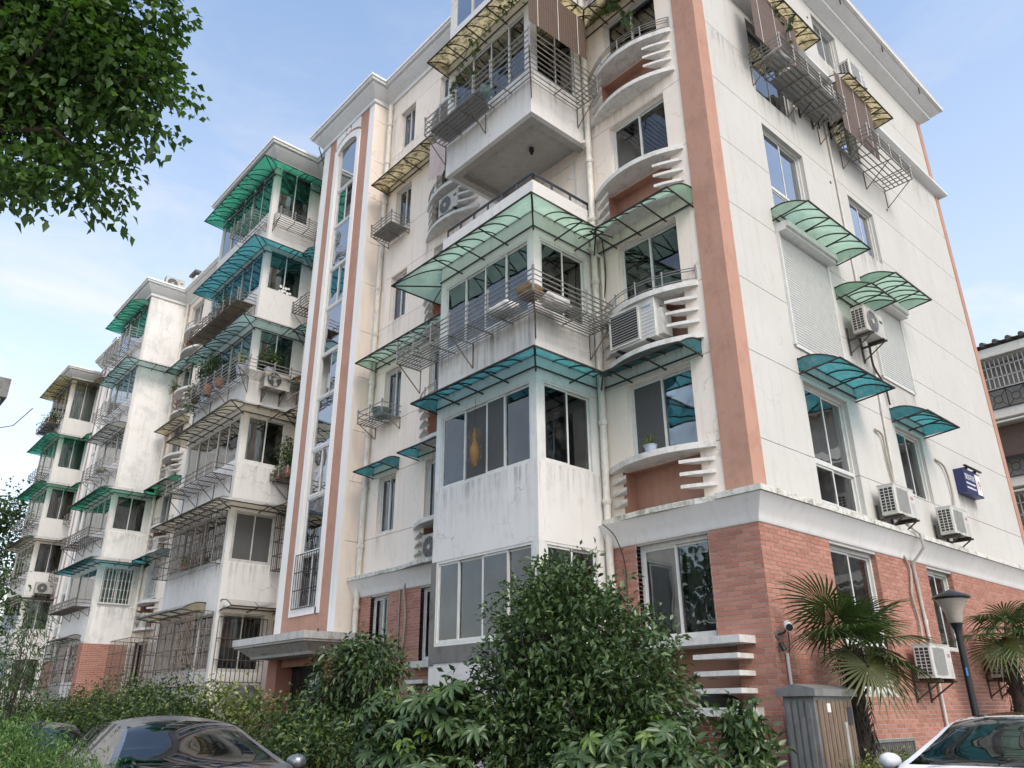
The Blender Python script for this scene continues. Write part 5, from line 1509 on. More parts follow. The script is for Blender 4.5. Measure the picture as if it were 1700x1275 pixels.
part('frame', sash_mb(RT, 2.35, 3.75, .78, 1.17, -.01, .03, .04), M['galv'], vg)
mb = MB()
for i in range(20): mb.fb(RT, 2.42+i*.068, 2.435+i*.068, .0, .02, .8, 1.14)
part('bars', mb, M['galv'], vg, kind='stuff')
mb = MB(); mb.fb(RT, 2.38, 3.72, .004, .012, .8, 1.15); part('dark_backing', mb, M['room'], vg)
for (u, z) in ((4.6, 4.2), (7.8, 13.0), (4.75, 12.3), (5.3, 17.6)):
    mb = MB(); mb.tube([RT.P(u, .004, z), RT.P(u, .012, z)], .035, 10); part('wall_hole', mb, M['ac_dark'], BLD)

# ------------------------------------------------------------------ utility cabinet, lamp post
ub = thing('utility_cabinet', 'wood-slatted steel utility cabinet standing at the brick corner', 'cabinet', (.62, -.2, 0))
x0, x1, y0, y1, h = .42, .82, -.66, .26, 1.74
mb = MB(); mb.box(x0, x1, y0, y1, .05, h); part('carcass', mb, M['galv'], ub)
mb = MB(); mb.box(x0-.06, x1+.06, y0-.06, y1+.06, h, h+.08)
mb.add([(x0-.06, y0-.06, h+.08), (x1+.06, y0-.06, h+.08), (x1+.06, y1+.06, h+.08), (x0-.06, y1+.06, h+.08), ((x0+x1)/2, y0-.06, h+.14), ((x0+x1)/2, y1+.06, h+.14)], [(0, 1, 4), (1, 2, 5, 4), (2, 3, 5), (3, 0, 4, 5)])
part('roof', mb, M['galv'], ub)
for i in range(8):
    y = y0+.05+(y1-y0-.1)*i/8
    mb = MB(); mb.box(x1, x1+.025, y+.008, y+(y1-y0-.1)/8-.018, .1, h-.05); part('slat', mb, M['wood'], ub)
for i in range(4):
    x = x0+.03+(x1-x0-.06)*i/4
    mb = MB(); mb.box(x+.01, x+(x1-x0-.06)/4-.02, y0-.022, y0, .1, h-.05); part('slat', mb, M['galv'], ub)
mb = MB(); mb.box(x1+.025, x1+.04, -.05, -.0, .55, 1.45); part('lock_bar', mb, M['pvc_old'], ub)
mb = MB(); mb.box(x1+.026, x1+.032, .06, .17, 1.42, 1.62); part('plate', mb, M['rail'], ub)
mb = MB(); mb.box(x1+.026, x1+.032, -.42, -.34, 1.56, 1.66); part('sticker', mb, M['white'], ub)
lp = thing('street_lamp', 'black street lamp post with frosted bowl shade beside the gable', 'street lamp', (1.8, 1.51, 0))
LX, LY = 1.8, 1.51
mb = MB(); mb.tube([(LX, LY, 0), (LX, LY, .5), (LX, LY, 2.52)], [.055, .05, .04], 12); part('post', mb, M['black'], lp, smooth=40)
mb = MB().lathe([(.045, 0), (.045, .04), (.075, .12), (.085, .13), (.0, .13)], (LX, LY, 2.5), 20); part('collar', mb, M['black'], lp, smooth=40)
mb = MB().lathe([(.075, 0), (.095, .06), (.11, .13), (.15, .22), (.195, .3), (.18, .31), (.0, .31)], (LX, LY, 2.632), 26); part('bowl', mb, M['lamp_glass'], lp, smooth=50)
mb = MB().lathe([(0, -.012), (.225, -.012), (.235, .0), (.2, .03), (.125, .06), (.06, .085), (.02, .1), (0, .105)], (LX, LY, 2.955), 26); part('hat', mb, M['black'], lp, smooth=50)
mb = MB(); mb.add([(LX+.044*math.cos(a), LY+.044*math.sin(a), z) for z in (1.98, 2.08) for a in (R(-80), R(-66), R(-52))], [(0, 1, 4, 3), (1, 2, 5, 4)]); part('sticker', mb, M['blue_print'], lp)
# ------------------------------------------------------------------ plants
rng = np.random.default_rng(11)
def np_mesh(name, V, Fc, mat, smooth=False):
    me = bpy.data.meshes.new(name)
    V = np.asarray(V, np.float32); Fc = np.asarray(Fc, np.int32)
    k = Fc.shape[1]
    me.vertices.add(len(V)); me.vertices.foreach_set('co', V.ravel())
    me.loops.add(Fc.size); me.loops.foreach_set('vertex_index', Fc.ravel())
    me.polygons.add(len(Fc)); me.polygons.foreach_set('loop_start', np.arange(0, Fc.size, k, dtype=np.int32))
    me.polygons.foreach_set('loop_total', np.full(len(Fc), k, np.int32))
    if smooth: me.polygons.foreach_set('use_smooth', np.ones(len(Fc), bool))
    me.update(calc_edges=True)
    me.materials.append(mat)
    return me
def unit(a): return a/np.maximum(np.linalg.norm(a, axis=-1, keepdims=True), 1e-9)
def leaf_arrays(pos_, dir_, nrm, ln, wd, fold=.25, droop=.15):
    """each leaf: two folded halves, six vertices along a bent midrib"""
    n = len(pos_)
    dir_ = unit(dir_); side = unit(np.cross(dir_, nrm)); up_ = unit(np.cross(side, dir_))
    ln = np.broadcast_to(np.asarray(ln), (n,))[:, None]; wd = np.broadcast_to(np.asarray(wd), (n,))[:, None]
    down = np.array([0, 0, -1.])
    base = pos_
    mid = pos_+dir_*ln*.5+down*ln*droop*.25
    tip = pos_+dir_*ln+down*ln*droop
    l_ = mid-dir_*ln*.06+side*wd*.5+up_*wd*fold
    r_ = mid-dir_*ln*.06-side*wd*.5+up_*wd*fold
    V = np.stack([base, l_, mid, r_, tip], 1).reshape(-1, 3)
    i = np.arange(n)[:, None]*5
    T = np.concatenate([i+np.array([[0, 1, 2]]), i+np.array([[0, 2, 3]]), i+np.array([[1, 4, 2]]), i+np.array([[2, 4, 3]])], 0)
    return V, T
def clumps(lobes, nclump, per, spread, inner=.35, flat=1.0):
    """leaf positions and outward directions gathered in twig-end clumps filling the lobes' volume"""
    vol = np.array([l[3]*l[4]*l[5] for l in lobes]); pick = rng.choice(len(lobes), nclump, p=vol/vol.sum())
    L_ = np.array(lobes)[pick]
    d = unit(rng.normal(size=(nclump, 3)))
    rad = (inner+(1-inner)*rng.random((nclump, 1))**.55)
    rad *= 1+.16*rng.normal(size=(nclump, 1))
    cc = L_[:, :3]+d*rad*L_[:, 3:6]
    P_ = np.repeat(cc, per, 0)+rng.normal(size=(nclump*per, 3))*spread*np.array([1, 1, flat])
    D_ = np.repeat(d, per, 0)*.7+rng.normal(size=(nclump*per, 3))*.6
    return P_, D_, cc
def twigs(mb, root, cc, rng_, r=.012, frac=.35):
    for c in cc[rng_.random(len(cc)) < frac]:
        a = Vector(root); b = Vector(c)
        m = a.lerp(b, .55)+Vector((rng_.normal()*.08, rng_.normal()*.08, .1*(b-a).length))
        mb.tube([a, m, b], [r*1.7, r, r*.35], 5)
def shrub(name, label, cat, base, lobes, nclump, per, spread, ln, wd, mat, trunk_r=.03, trunk='bark', up_bias=.0, group=None, droop=.25, inner=.35, fork=None, kindstuff=False, frac=.3, cutz=None, chain=False):
    t_ = thing(name, label, cat, base, group)
    P_, D_, cc = clumps(lobes, nclump, per, spread, inner)
    if cutz is not None:
        k = P_[:, 2] > cutz; P_, D_ = P_[k], D_[k]
    D_[:, 2] += up_bias
    n = len(P_)
    N_ = unit(rng.normal(size=(n, 3))*.55+np.array([0, 0, 1.]))
    s_ = .7+.6*rng.random(n)
    V, T = leaf_arrays(P_, D_, N_, ln*s_, wd*s_, droop=droop)
    me = np_mesh('crown', V-np.array(base), T, M[mat])
    o = bpy.data.objects.new('crown', me); COL.objects.link(o); o.parent = t_; o['kind'] = 'stuff'
    mb = MB()
    if fork is None: fork = [Vector(base)+Vector((0, 0, .25*(max(l[2] for l in lobes)-base[2])))]
    if chain:
        mb.tube([base, Vector(base).lerp(Vector(fork[0]), .5)+Vector((.05, .03, 0)), fork[0]], [trunk_r, trunk_r*.85, trunk_r*.7], 10)
        for f in fork[1:]: mb.tube([fork[0], Vector(fork[0]).lerp(Vector(f), .5)+Vector((.03, .02, .15)), f], [trunk_r*.4, trunk_r*.25, trunk_r*.12], 7)
    else:
        for f in fork: mb.tube([base, Vector(base).lerp(Vector(f), .5)+Vector((.03, .02, 0)), f], [trunk_r, trunk_r*.85, trunk_r*.7], 8)
    near = np.array([[f[0], f[1], f[2]] for f in fork])
    for c in cc[rng.random(len(cc)) < frac]:
        j = int(np.argmin(((near-c)**2).sum(1)))
        twigs(mb, near[j], c[None], rng, min(trunk_r*.22, .02), 2)
    part('trunk', mb, M[trunk], t_, smooth=60)
    return t_
# big tree whose crown hangs in at the upper left; its trunk stands left of the view
lobes = [(-.9, -9.45, 7.0, .9, .85, .8), (-.48, -8.85, 6.95, .5, .48, .62), (-.85, -9.12, 5.98, .5, .5, .42), (-.95, -9.9, 7.6, .9, .85, .8), (-1.6, -10.4, 6.4, 1.0, 1.0, .95), (-.8, -9.6, 5.65, .4, .38, .28), (-.5, -9.15, 7.6, .62, .55, .45), (-1.9, -10.9, 7.6, 1.3, 1.2, 1.1)]
shrub('broadleaf_tree', 'leafy green tree crown hanging into the upper left corner', 'tree', (-2.9, -12.0, 0), lobes, 2500, 17, .075, .078, .056, 'leaf_tree', .16, chain=True,
      fork=[(-2.6, -11.7, 3.2), (-1.9, -10.8, 5.4), (-1.2, -9.9, 6.2), (-1.3, -10.2, 6.9)], droop=.35, inner=.25, frac=.06)
# osmanthus in front of the corner balcony
shrub('osmanthus_bush', 'large dark glossy osmanthus bush in front of the corner balcony', 'bush', (-.1, -3.9, 0),
      [(-.1, -3.9, 2.3, .8, .75, .7), (.3, -3.75, 1.75, .8, .75, .75), (-.45, -3.95, 1.45, .8, .75, .85), (.5, -3.8, 1.0, .75, .8, .7), (-.1, -3.9, 2.75, .45, .45, .32)], 2300, 15, .07, .085, .036, 'leaf_dark', .05,
      fork=[(-.15, -3.9, 1.2), (.25, -3.8, 1.1), (-.4, -3.9, 1.3)], droop=.2, inner=.3, frac=.1, up_bias=.1)
# slender tree before the stair tower
shrub('small_tree', 'slender evergreen young tree in front of the stair tower entrance', 'tree', (-4.75, -3.5, 0),
      [(-4.9, -3.5, 2.15, .48, .45, .5), (-4.4, -3.45, 2.2, .45, .4, .4), (-5.3, -3.55, 1.75, .4, .4, .35), (-4.75, -3.5, 1.5, .4, .4, .35)], 380, 14, .085, .105, .045, 'leaf_dark', .04,
      fork=[(-4.8, -3.5, 1.3), (-4.55, -3.48, 1.6), (-5.1, -3.52, 1.35)], droop=.35, inner=.3, frac=.4)
shrub('evergreen_bush', 'mid-green low bush right behind the grey car', 'bush', (-4.3, -4.6, 0), [(-4.1, -4.6, .95, .8, .5, .55), (-3.3, -4.75, 1.1, .6, .45, .5)], 260, 14, .08, .09, .04, 'leaf_hedge', .03, droop=.2)
shrub('evergreen_bush', 'thin-twigged bush before the entrance gate', 'bush', (-7.2, -3.6, 0), [(-7.0, -3.6, 1.25, .75, .5, .6), (-6.2, -3.7, 1.1, .6, .5, .5)], 220, 12, .09, .085, .042, 'leaf_hedge', .03, droop=.25)
# hedge of bushes along the front, left half
hx = [(-24.5, -3.6, .95), (-22.0, -3.6, 1.0), (-19.4, -3.7, 1.0), (-17.2, -3.7, 1.05), (-15.0, -3.8, 1.08), (-13.0, -3.9, 1.1), (-11.2, -4.1, 1.05), (-9.6, -4.3, .98)]
wh = ['farthest bush of the front hedge row, under the third balcony stack', 'second bush from the far end of the front hedge row', 'hedge bush below the meshed ground-floor cage', 'hedge bush below the left end of the large iron cage', 'tall hedge bush below the middle of the large iron cage', 'broad leafy bush in the middle of the hedge behind the grey car', 'bush left of the yellow-green shrub behind the grey car', 'nearest dark bush of the hedge beside the grey car']
for (x, y, h_), lab in zip(hx, wh):
    shrub('hedge_bush', lab, 'bush', (x, y, 0), [(x, y, h_*1.05, 1.45, .8, h_*1.0), (x+.5, y+.1, h_*.75, 1.1, .8, h_*.75), (x-.3, y-.1, h_*1.35, .8, .55, h_*.55)], 620, 15, .085, .085, .038, 'leaf_hedge', .03, group=None, droop=.25, cutz=.3)
shrub('yellow_shrub', 'yellow-green shrub left of the entrance', 'bush', (-8.6, -3.7, 0), [(-8.9, -3.7, 1.5, .8, .5, .55), (-7.9, -3.6, 1.35, .6, .45, .55), (-9.6, -3.8, 1.7, .5, .4, .45)], 200, 12, .085, .09, .042, 'leaf_yellow', .025, droop=.2, frac=.5)
# palmate fatsia bush: every leaf a part
def palmate_mesh(mat, nl=8, r=.17):
    V, Fc = [(0, 0, 0)], []
    angs = [R(-150)+R(300)*i/(nl-1) for i in range(nl)]
    def pt(a, rr, z): return (rr*math.sin(a)*1.0, rr*math.cos(a), z)
    rim = []
    for i, a in enumerate(angs):
        le = r*(1.0-.30*abs(a)/R(150))
        da = R(300)/(nl-1)/2
        rim += [pt(a-da*.95, le*.36, .012), pt(a-da*.62, le*.72, .0), pt(a, le, -.03*le/r-.015), pt(a+da*.62, le*.72, .0)]
    rim.append(pt(angs[-1]+R(300)/(nl-1)/2*.95, r*.25, .01))
    b = len(V); V += rim
    for i in range(len(rim)-1): Fc.append((0, b+i, b+i+1))
    me = np_mesh('leaf', np.array(V), np.array(Fc), M[mat]); return me
pm = [palmate_mesh('leaf_fatsia', 8, .17), palmate_mesh('leaf_fatsia', 7, .14), palmate_mesh('leaf_fatsia', 9, .19)]
pn = [palmate_mesh('leaf_fatsia_new', 7, .12)]
def fatsia(label, base, lobes, n, newfrac=.12, size=1.0):
    t_ = thing('fatsia_bush', label, 'bush', base)
    vol = np.array([l[3]*l[4]*l[5] for l in lobes]); pick = rng.choice(len(lobes), n, p=vol/vol.sum())
    mb = MB()
    for i in range(n):
        l = lobes[pick[i]]
        d = unit(rng.normal(size=3)*np.array([1, 1, .8])+np.array([.25, -.35, .35]))
        p = np.array(l[:3])+d*np.array(l[3:6])*(.55+.5*rng.random())
        if p[2] < .35: continue
        out = unit(np.array([d[0], d[1], 0])+rng.normal(size=3)*.35*np.array([1, 1, 0]))
        nrm = unit(np.array([0, 0, 1.])*(.75+.3*rng.random())+np.array([d[0], d[1], 0])*.75+rng.normal(size=3)*.22)
        y_ = unit(out-nrm*np.dot(out, nrm)); x_ = np.cross(y_, nrm)
        young = p[2] > l[2]+l[5]*.6 and rng.random() < newfrac*4
        s_ = size*(.75+.55*rng.random())
        me = pn[0] if young else pm[rng.integers(3)]
        o = bpy.data.objects.new('leaf', me); COL.objects.link(o); o.parent = t_
        q = p-np.array(base)
        o.matrix_local = Matrix(((x_[0]*s_, y_[0]*s_, nrm[0]*s_, q[0]), (x_[1]*s_, y_[1]*s_, nrm[1]*s_, q[1]), (x_[2]*s_, y_[2]*s_, nrm[2]*s_, q[2]), (0, 0, 0, 1)))
        root = Vector((l[0], l[1], max(.1, l[2]-l[5])))
        if rng.random() < .7: mb.tube([root.lerp(Vector(p), .35), root.lerp(Vector(p), .75)+Vector((0, 0, -.02)), tuple(p)], .005, 4)
    for l in lobes: mb.tube([(l[0], l[1], 0), (l[0]+.05, l[1], max(.1, l[2]-l[5])), (l[0], l[1], l[2])], [.022, .018, .01], 6)
    part('stems', mb, M['leaf_palm_low'], t_)
    # dim inner foliage so the bush is not hollow
    P_, D_, cc = clumps([(a, b, c, d_*.8, e*.8, f*.8) for a, b, c, d_, e, f in lobes], 150, 10, .1, .1)
    k = P_[:, 2] > .2; P_, D_ = P_[k], D_[k]
    V, T = leaf_arrays(P_, D_, unit(rng.normal(size=(len(P_), 3))+np.array([0, 0, 1.])), .13, .05)
    o = bpy.data.objects.new('inner_foliage', np_mesh('inner_foliage', V-np.array(base), T, M['leaf_dark'])); COL.objects.link(o); o.parent = t_; o['kind'] = 'stuff'
fatsia('wide palmate-leaved bush left of the osmanthus, before the cement-patched window', (-1.55, -4.5, 0), [(-1.8, -4.5, 1.35, .95, .6, .55), (-1.05, -4.55, 1.45, .7, .55, .5), (-2.35, -4.45, 1.3, .6, .5, .5), (-1.2, -4.9, .9, .9, .5, .5)], 290, .14)
fatsia('palmate-leaved bush at the foot of the brick corner, right of the osmanthus', (1.15, -4.1, 0), [(1.1, -4.1, 1.05, .65, .55, .5), (1.45, -4.2, .85, .5, .5, .45), (.7, -4.3, 1.0, .5, .5, .5)], 170, .04)
fatsia('bright young palmate seedling against the brick corner', (1.35, -3.0, 0), [(1.32, -3.0, 1.4, .12, .12, .12), (1.42, -3.0, 1.2, .14, .1, .1), (1.45, -3.1, .95, .15, .15, .12)], 24, .9, .62)
# fan palms
def fan_mesh(nl=34, r=.62, spread=290, mat='leaf_palm', droopt=.35):
    V, T = [], []
    for i in range(nl):
        a = R(-spread/2)+R(spread)*i/(nl-1)
        le = r*(.78+.22*math.cos(a*.6))*(.92+.16*rnd.random())
        w = .016; dx, dy = math.sin(a), math.cos(a); sx, sy = dy, -dx
        b = len(V)
        dr = droopt*(.7+.6*rnd.random())
        for t, ww in ((.04, .15), (.45, .95), (.75, .75), (1.0, .05)):
            z = -dr*le*max(0, t-.45)**1.6*1.6+.05*math.cos(a*1.2)*t
            V += [(dx*le*t+sx*w*ww, dy*le*t+sy*w*ww, z+.008*ww), (dx*le*t, dy*le*t, z), (dx*le*t-sx*w*ww, dy*le*t-sy*w*ww, z+.008*ww)]
        for q in range(3):
            o_ = b+q*3
            T += [(o_, o_+1, o_+4), (o_, o_+4, o_+3), (o_+1, o_+2, o_+5), (o_+1, o_+5, o_+4)]
    return np_mesh('frond', np.array(V), np.array(T), M[mat])
fans = [fan_mesh(36, .62), fan_mesh(32, .56, 260, droopt=.5), fan_mesh(34, .66, 300, droopt=.6)]
fans_old = [fan_mesh(36, .62, 300, 'leaf_palm_low', .25)]
def palm(label, base, h, fronds, lean=(0, 0)):
    t_ = thing('fan_palm', label, 'palm', base)
    top = (base[0]+lean[0], base[1]+lean[1], base[2]+h)
    mb = MB(); mb.tube([base, (base[0]+lean[0]*.4, base[1]+lean[1]*.4, h*.5), top], [.13, .12, .1], 12)
    tk = part('trunk', mb, M['fibre'], t_, smooth=60)
    mb = MB()
    for i in range(420):
        z = rnd.random()*h; a = rnd.random()*6.283; f = z/h
        cx, cy = base[0]+lean[0]*f, base[1]+lean[1]*f; r0 = .105
        mb.tube([(cx+r0*math.cos(a), cy+r0*math.sin(a), z), (cx+(r0+.05)*math.cos(a), cy+(r0+.05)*math.sin(a), z+.05+.05*rnd.random()), (cx+(r0+.07+.05*rnd.random())*math.cos(a+.2), cy+(r0+.08)*math.sin(a+.2), z-.02-.1*rnd.random())], [.012, .008, .002], 3)
    part('trunk_fibres', mb, M['fibre'], tk, kind='stuff', recalc=False)
    for (az, el, pl, kind) in fronds:
        a, e = R(az), R(el)
        d = Vector((math.cos(a)*math.cos(e), math.sin(a)*math.cos(e), math.sin(e)))
        tip = Vector(top)+d*pl+Vector((0, 0, -.06*pl))
        me = fans_old[0] if kind == 'o' else fans[rnd.randrange(3)]
        y_ = (d*1.0+Vector((0, 0, -.35 if kind != 'o' else -1.1))).normalized()
        nz = (Vector((0, 0, 1))-y_*y_.z)
        if nz.length < .1: nz = Vector((math.cos(a), math.sin(a), 0))
        nz.normalize()
        if kind == 'o': nz = (Vector((math.cos(a), math.sin(a), .25))-y_*(Vector((math.cos(a), math.sin(a), .25)).dot(y_))).normalized()
        x_ = y_.cross(nz)
        o = bpy.data.objects.new('frond', me); COL.objects.link(o); o.parent = t_
        q = tip-Vector(base); s_ = .9+.25*rnd.random()
        o.matrix_local = Matrix(((x_.x*s_, y_.x*s_, nz.x*s_, q.x), (x_.y*s_, y_.y*s_, nz.y*s_, q.y), (x_.z*s_, y_.z*s_, nz.z*s_, q.z), (0, 0, 0, 1)))
        mb = MB(); mb.tube([top, tuple(Vector(top).lerp(tip, .5)+Vector((0, 0, .04))), tuple(tip)], [.014, .01, .007], 5)
        part('petiole', mb, M['leaf_palm_low'], t_)
palm('left fan palm behind the utility cabinet, with a yellowing lower frond', (.72, .62, 0), 2.3,
     [(80, 35, .62, ''), (-75, 45, .62, ''), (-100, 60, .7, ''), (60, 20, .62, ''), (100, 8, .6, ''), (-30, 55, .5, ''), (-55, 28, .5, ''), (20, 50, .5, ''), (45, -8, .5, ''), (-25, -30, .35, 'o'), (75, -18, .5, ''), (100, 45, .5, ''), (-90, 25, .5, '')])
palm('right fan palm with shaggy trunk beyond the lamp post', (.75, 6.6, 0), 2.75,
     [(90, 50, .5, ''), (-60, 45, .55, ''), (-90, 30, .7, ''), (-110, 10, .6, ''), (-80, -12, .55, 'o'), (0, 55, .5, ''), (20, 25, .55, ''), (60, 15, .55, ''), (-30, 15, .5, ''), (-45, -15, .45, ''), (120, 30, .5, ''), (40, -20, .45, 'o')])
# box hedge by the gable
shrub('box_hedge', 'low bright green clipped hedge at the foot of the gable', 'hedge', (1.12, .45, 0), [(1.12, -.2+.32*i, .72, .24, .28, .36) for i in range(5)], 560, 14, .05, .035, .022, 'leaf_yellow', .02, droop=.1)
# juniper at lower left: feathery upright sprays
def juniper(label, base, lobes, n):
    t_ = thing('juniper_bush', label, 'bush', base)
    P_, D_, cc = clumps(lobes, n, 30, .05, .3)
    D_ = np.repeat(unit(rng.normal(size=(n, 3))*.45+np.array([.1, .05, 1.])), 30, 0)+rng.normal(size=P_.shape)*.5
    off = (np.tile(np.linspace(0, 1, 30), n)[:, None])*np.repeat(unit(rng.normal(size=(n, 3))*.6+np.array([.1, 0, .8])), 30, 0)*.15
    P_ = np.repeat(cc, 30, 0)+off+rng.normal(size=P_.shape)*.012
    V, T = leaf_arrays(P_, D_, rng.normal(size=P_.shape), .024, .006, .1, .05)
    o = bpy.data.objects.new('crown', np_mesh('crown', V-np.array(base), T, M['leaf_juniper'])); COL.objects.link(o); o.parent = t_; o['kind'] = 'stuff'
    mb = MB()
    for c in cc[::4]: mb.tube([(base[0], base[1], .05), tuple(c)], [.015, .005], 4)
    part('stems', mb, M['bark'], t_)
juniper('feathery bright green juniper in the lower left foreground', (1.45, -9.1, 0), [(1.45, -9.15, 1.1, .42, .26, .38), (1.48, -8.94, 1.02, .4, .26, .36), (1.52, -8.74, .92, .36, .22, .36), (1.4, -9.45, 1.14, .42, .3, .38)], 9000)
shrub('conifer_sprig_tree', 'dark fir-like young tree at the left edge', 'tree', (-8.6, -7.2, 0), [(-8.6, -7.15, 2.4, .75, .35, .3), (-8.6, -7.1, 1.9, .8, .35, .25), (-8.7, -7.15, 2.9, .4, .3, .3), (-8.7, -7.15, 1.4, .7, .4, .3)], 150, 16, .1, .12, .02, 'leaf_dark', .04, droop=.2)
# trees beyond the far end
def far_tree(label, base, lobes, n, ln):
    shrub('distant_tree', label, 'tree', base, lobes, n, 12, .28, ln, ln*.6, 'leaf_far', .22, fork=[(base[0], base[1], lobes[0][2]-lobes[0][5]*.6)], frac=.1, group=None)
far_tree('tall pale green tree beyond the farthest balcony stack', (-53, -1.8, 0), [(-53, -1.7, 11.2, 2.3, 1.9, 3.3), (-53.4, -2.6, 8.0, 2.8, 2.2, 3.0), (-53, -1.2, 13.6, 1.5, 1.4, 1.6)], 620, .28)
far_tree('rounder tree in front of the farthest stack at the left edge', (-15.6, -6.95, 0), [(-15.4, -6.85, 3.8, .75, .5, .7), (-15.6, -6.95, 3.0, .8, .5, .6)], 130, .12)
# street trees across the lane (behind the viewpoint; seen in the ground-floor panes)
for i, (x, y) in enumerate(((-24.5, -28), (-17.0, -27))):
    shrub('street_tree', ['left-hand', 'right-hand'][i]+' round street tree across the lane', 'tree', (x, y, 0), [(x, y, 7.0, 3.9, 3, 3.6), (x+.8, y, 4.0, 3.2, 2.5, 2.4)], 380, 10, .4, .4, .28, 'leaf_tree2', .2, fork=[(x, y, 2.6)], frac=.1)
# potted plants on racks and sills
def lathe_pot(c, r, h, mat, par):
    mb = MB().lathe([(0, 0), (r*.7, 0), (r, h), (r*1.08, h), (r*1.08, h*1.08), (r*.9, h*1.08), (r*.85, h*.9), (0, h*.9)], c, 16)
    return part('pot', mb, M[mat], par, smooth=40)
def potted(label, c, r, h, lobes, ncl, per, spread, ln, wd, mat, pot='terra_pot'):
    t_ = shrub('potted_plant', label, 'potted plant', c, [(c[0]+a, c[1]+b, c[2]+h+z, x, y, w) for a, b, z, x, y, w in lobes], ncl, per, spread, ln, wd, mat, .012, inner=.2, frac=.6)
    lathe_pot(c, r, h, pot, t_)
potted('bushy bonsai in a blue-white pot at the rack corner beside the stair tower', (-14.85, -1.1, 10.74), .16, .26, [(0, 0, .42, .34, .34, .2)], 60, 12, .06, .07, .03, 'leaf_hedge', 'blue_pot')
potted('small leafy plant in a blue pot at the fourth-floor rack corner', (-15.15, -1.85, 10.74), .16, .24, [(0, 0, .3, .2, .2, .22)], 26, 10, .06, .07, .03, 'leaf_yellow', 'blue_pot')
potted('tall dark potted tree spilling over the fourth-floor rack', (-17.4, -1.95, 10.74), .16, .3, [(0, 0, .75, .45, .4, .35), (-.3, 0, .45, .3, .3, .3)], 120, 13, .08, .09, .035, 'leaf_dark')
potted('trailing plant hanging off the fourth-floor rack', (-18.3, -2.0, 10.74), .14, .22, [(0, 0, .2, .35, .25, .25), (.1, -.1, -.4, .2, .15, .35)], 70, 12, .07, .07, .03, 'leaf_hedge')
potted('orange pot with sparse stems on the fourth-floor rack', (-16.5, -1.95, 10.74), .15, .24, [(0, 0, .2, .2, .2, .15)], 16, 8, .06, .06, .03, 'leaf_hedge')
potted('large leafy pot plant on the third-floor rack beside the tower', (-14.5, -.3, 7.78), .16, .24, [(0, 0, .5, .42, .32, .42)], 90, 13, .08, .1, .03, 'leaf_hedge')
potted('yellow-green spiky plant on the third-floor rack beside the tower', (-14.95, -.4, 7.78), .1, .16, [(0, 0, .15, .12, .1, .18)], 14, 8, .04, .12, .03, 'leaf_yellow')
potted('low pot plants on the fifth-floor rack left of the tower', (-17.0, -1.95, 13.24), .13, .2, [(0, 0, .35, .3, .25, .35), (-.7, 0, .1, .35, .2, .2)], 60, 11, .07, .08, .04, 'leaf_hedge')
potted('small plant on the fourth-floor recess sill', (-26.3, -.2, sill(5)), .12, .16, [(0, 0, .2, .25, .2, .2)], 30, 10, .06, .08, .03, 'leaf_hedge')
potted('straggling plants in the planter of the farthest stack', (-40.5, -1.95, 16.05), .16, .2, [(0, 0, .2, .45, .3, .3), (-.9, 0, .1, .5, .3, .25)], 70, 12, .1, .11, .05, 'leaf_hedge')
potted('greens growing inside the second-floor cage', (-17.3, -1.85, 5.34), .1, .12, [(0, 0, .15, .35, .12, .15)], 24, 9, .05, .07, .03, 'leaf_yellow')
# spider plant in the second-floor window
sp = thing('spider_plant', 'striped spider plant in a blue and white pot on the second-floor corner sill', 'potted plant', (-1.68, -.16, 5.42))
lathe_pot((-1.68, -.16, 5.42), .105, .15, 'blue_pot', sp)
V, T = [], []
for i in range(46):
    a = rnd.random()*6.283; le = .2+.16*rnd.random(); el = R(25+55*rnd.random()); w = .009
    prev = None
    for j in range(6):
        t = j/5; d = le*t*math.cos(el); z = le*t*math.sin(el)*1.5-le*1.3*t*t*.75
        p = (math.cos(a)*d, math.sin(a)*d, .15+z); s_ = (-math.sin(a)*w*(1-t*.9), math.cos(a)*w*(1-t*.9))
        V += [(p[0]+s_[0], p[1]+s_[1], p[2]+.004), (p[0]-s_[0], p[1]-s_[1], p[2]+.004)]
        if j: b = len(V)-4; T += [(b, b+1, b+3), (b, b+3, b+2)]
o = bpy.data.objects.new('leaves', np_mesh('leaves', np.array(V), np.array(T), M['leaf_yellow'])); COL.objects.link(o); o.parent = sp; o['kind'] = 'stuff'
# vines: loofah and gourd leaves on the fifth floor
def vine(label, pts, n, ln=.12, mat='leaf_hedge'):
    P = [Vector(p) for p in pts]
    t_ = thing('climbing_vine', label, 'vine', pts[0])
    mb = MB(); mb.tube(pts, .007, 5); part('stem', mb, M['leaf_palm_low'], t_)
    A = []
    for i in range(n):
        f = rnd.random()*(len(P)-1); k = int(f); q = P[k].lerp(P[min(k+1, len(P)-1)], f-k)
        A.append((q.x+rnd.gauss(0, .07), q.y+rnd.gauss(0, .07), q.z+rnd.gauss(0, .07)))
    for i, p in enumerate(A):
        me = pn[0] if rnd.random() < .35 else pm[rnd.randrange(3)]
        o = bpy.data.objects.new('leaf', me); COL.objects.link(o); o.parent = t_
        o.location = Vector(p)-Vector(pts[0]); o.rotation_euler = (rnd.uniform(-.9, .9), rnd.uniform(-.9, .9), rnd.random()*6.28); s_ = rnd.uniform(.35, .75); o.scale = (s_, s_, s_)
vine('gourd vine climbing from the fifth-floor corner rack', [(-4.9, -1.95, 13.3), (-4.85, -1.95, 13.9), (-4.9, -1.95, 14.3), (-4.6, -2.0, 14.7), (-4.2, -2.05, 15.1)], 26)
vine('vine trained under the mouldy fifth-floor awning', [(-4.4, -1.95, 13.3), (-4.35, -1.95, 14.4), (-3.9, -2.0, 15.1), (-3.2, -2.0, 15.15), (-2.6, -1.9, 15.2)], 34)
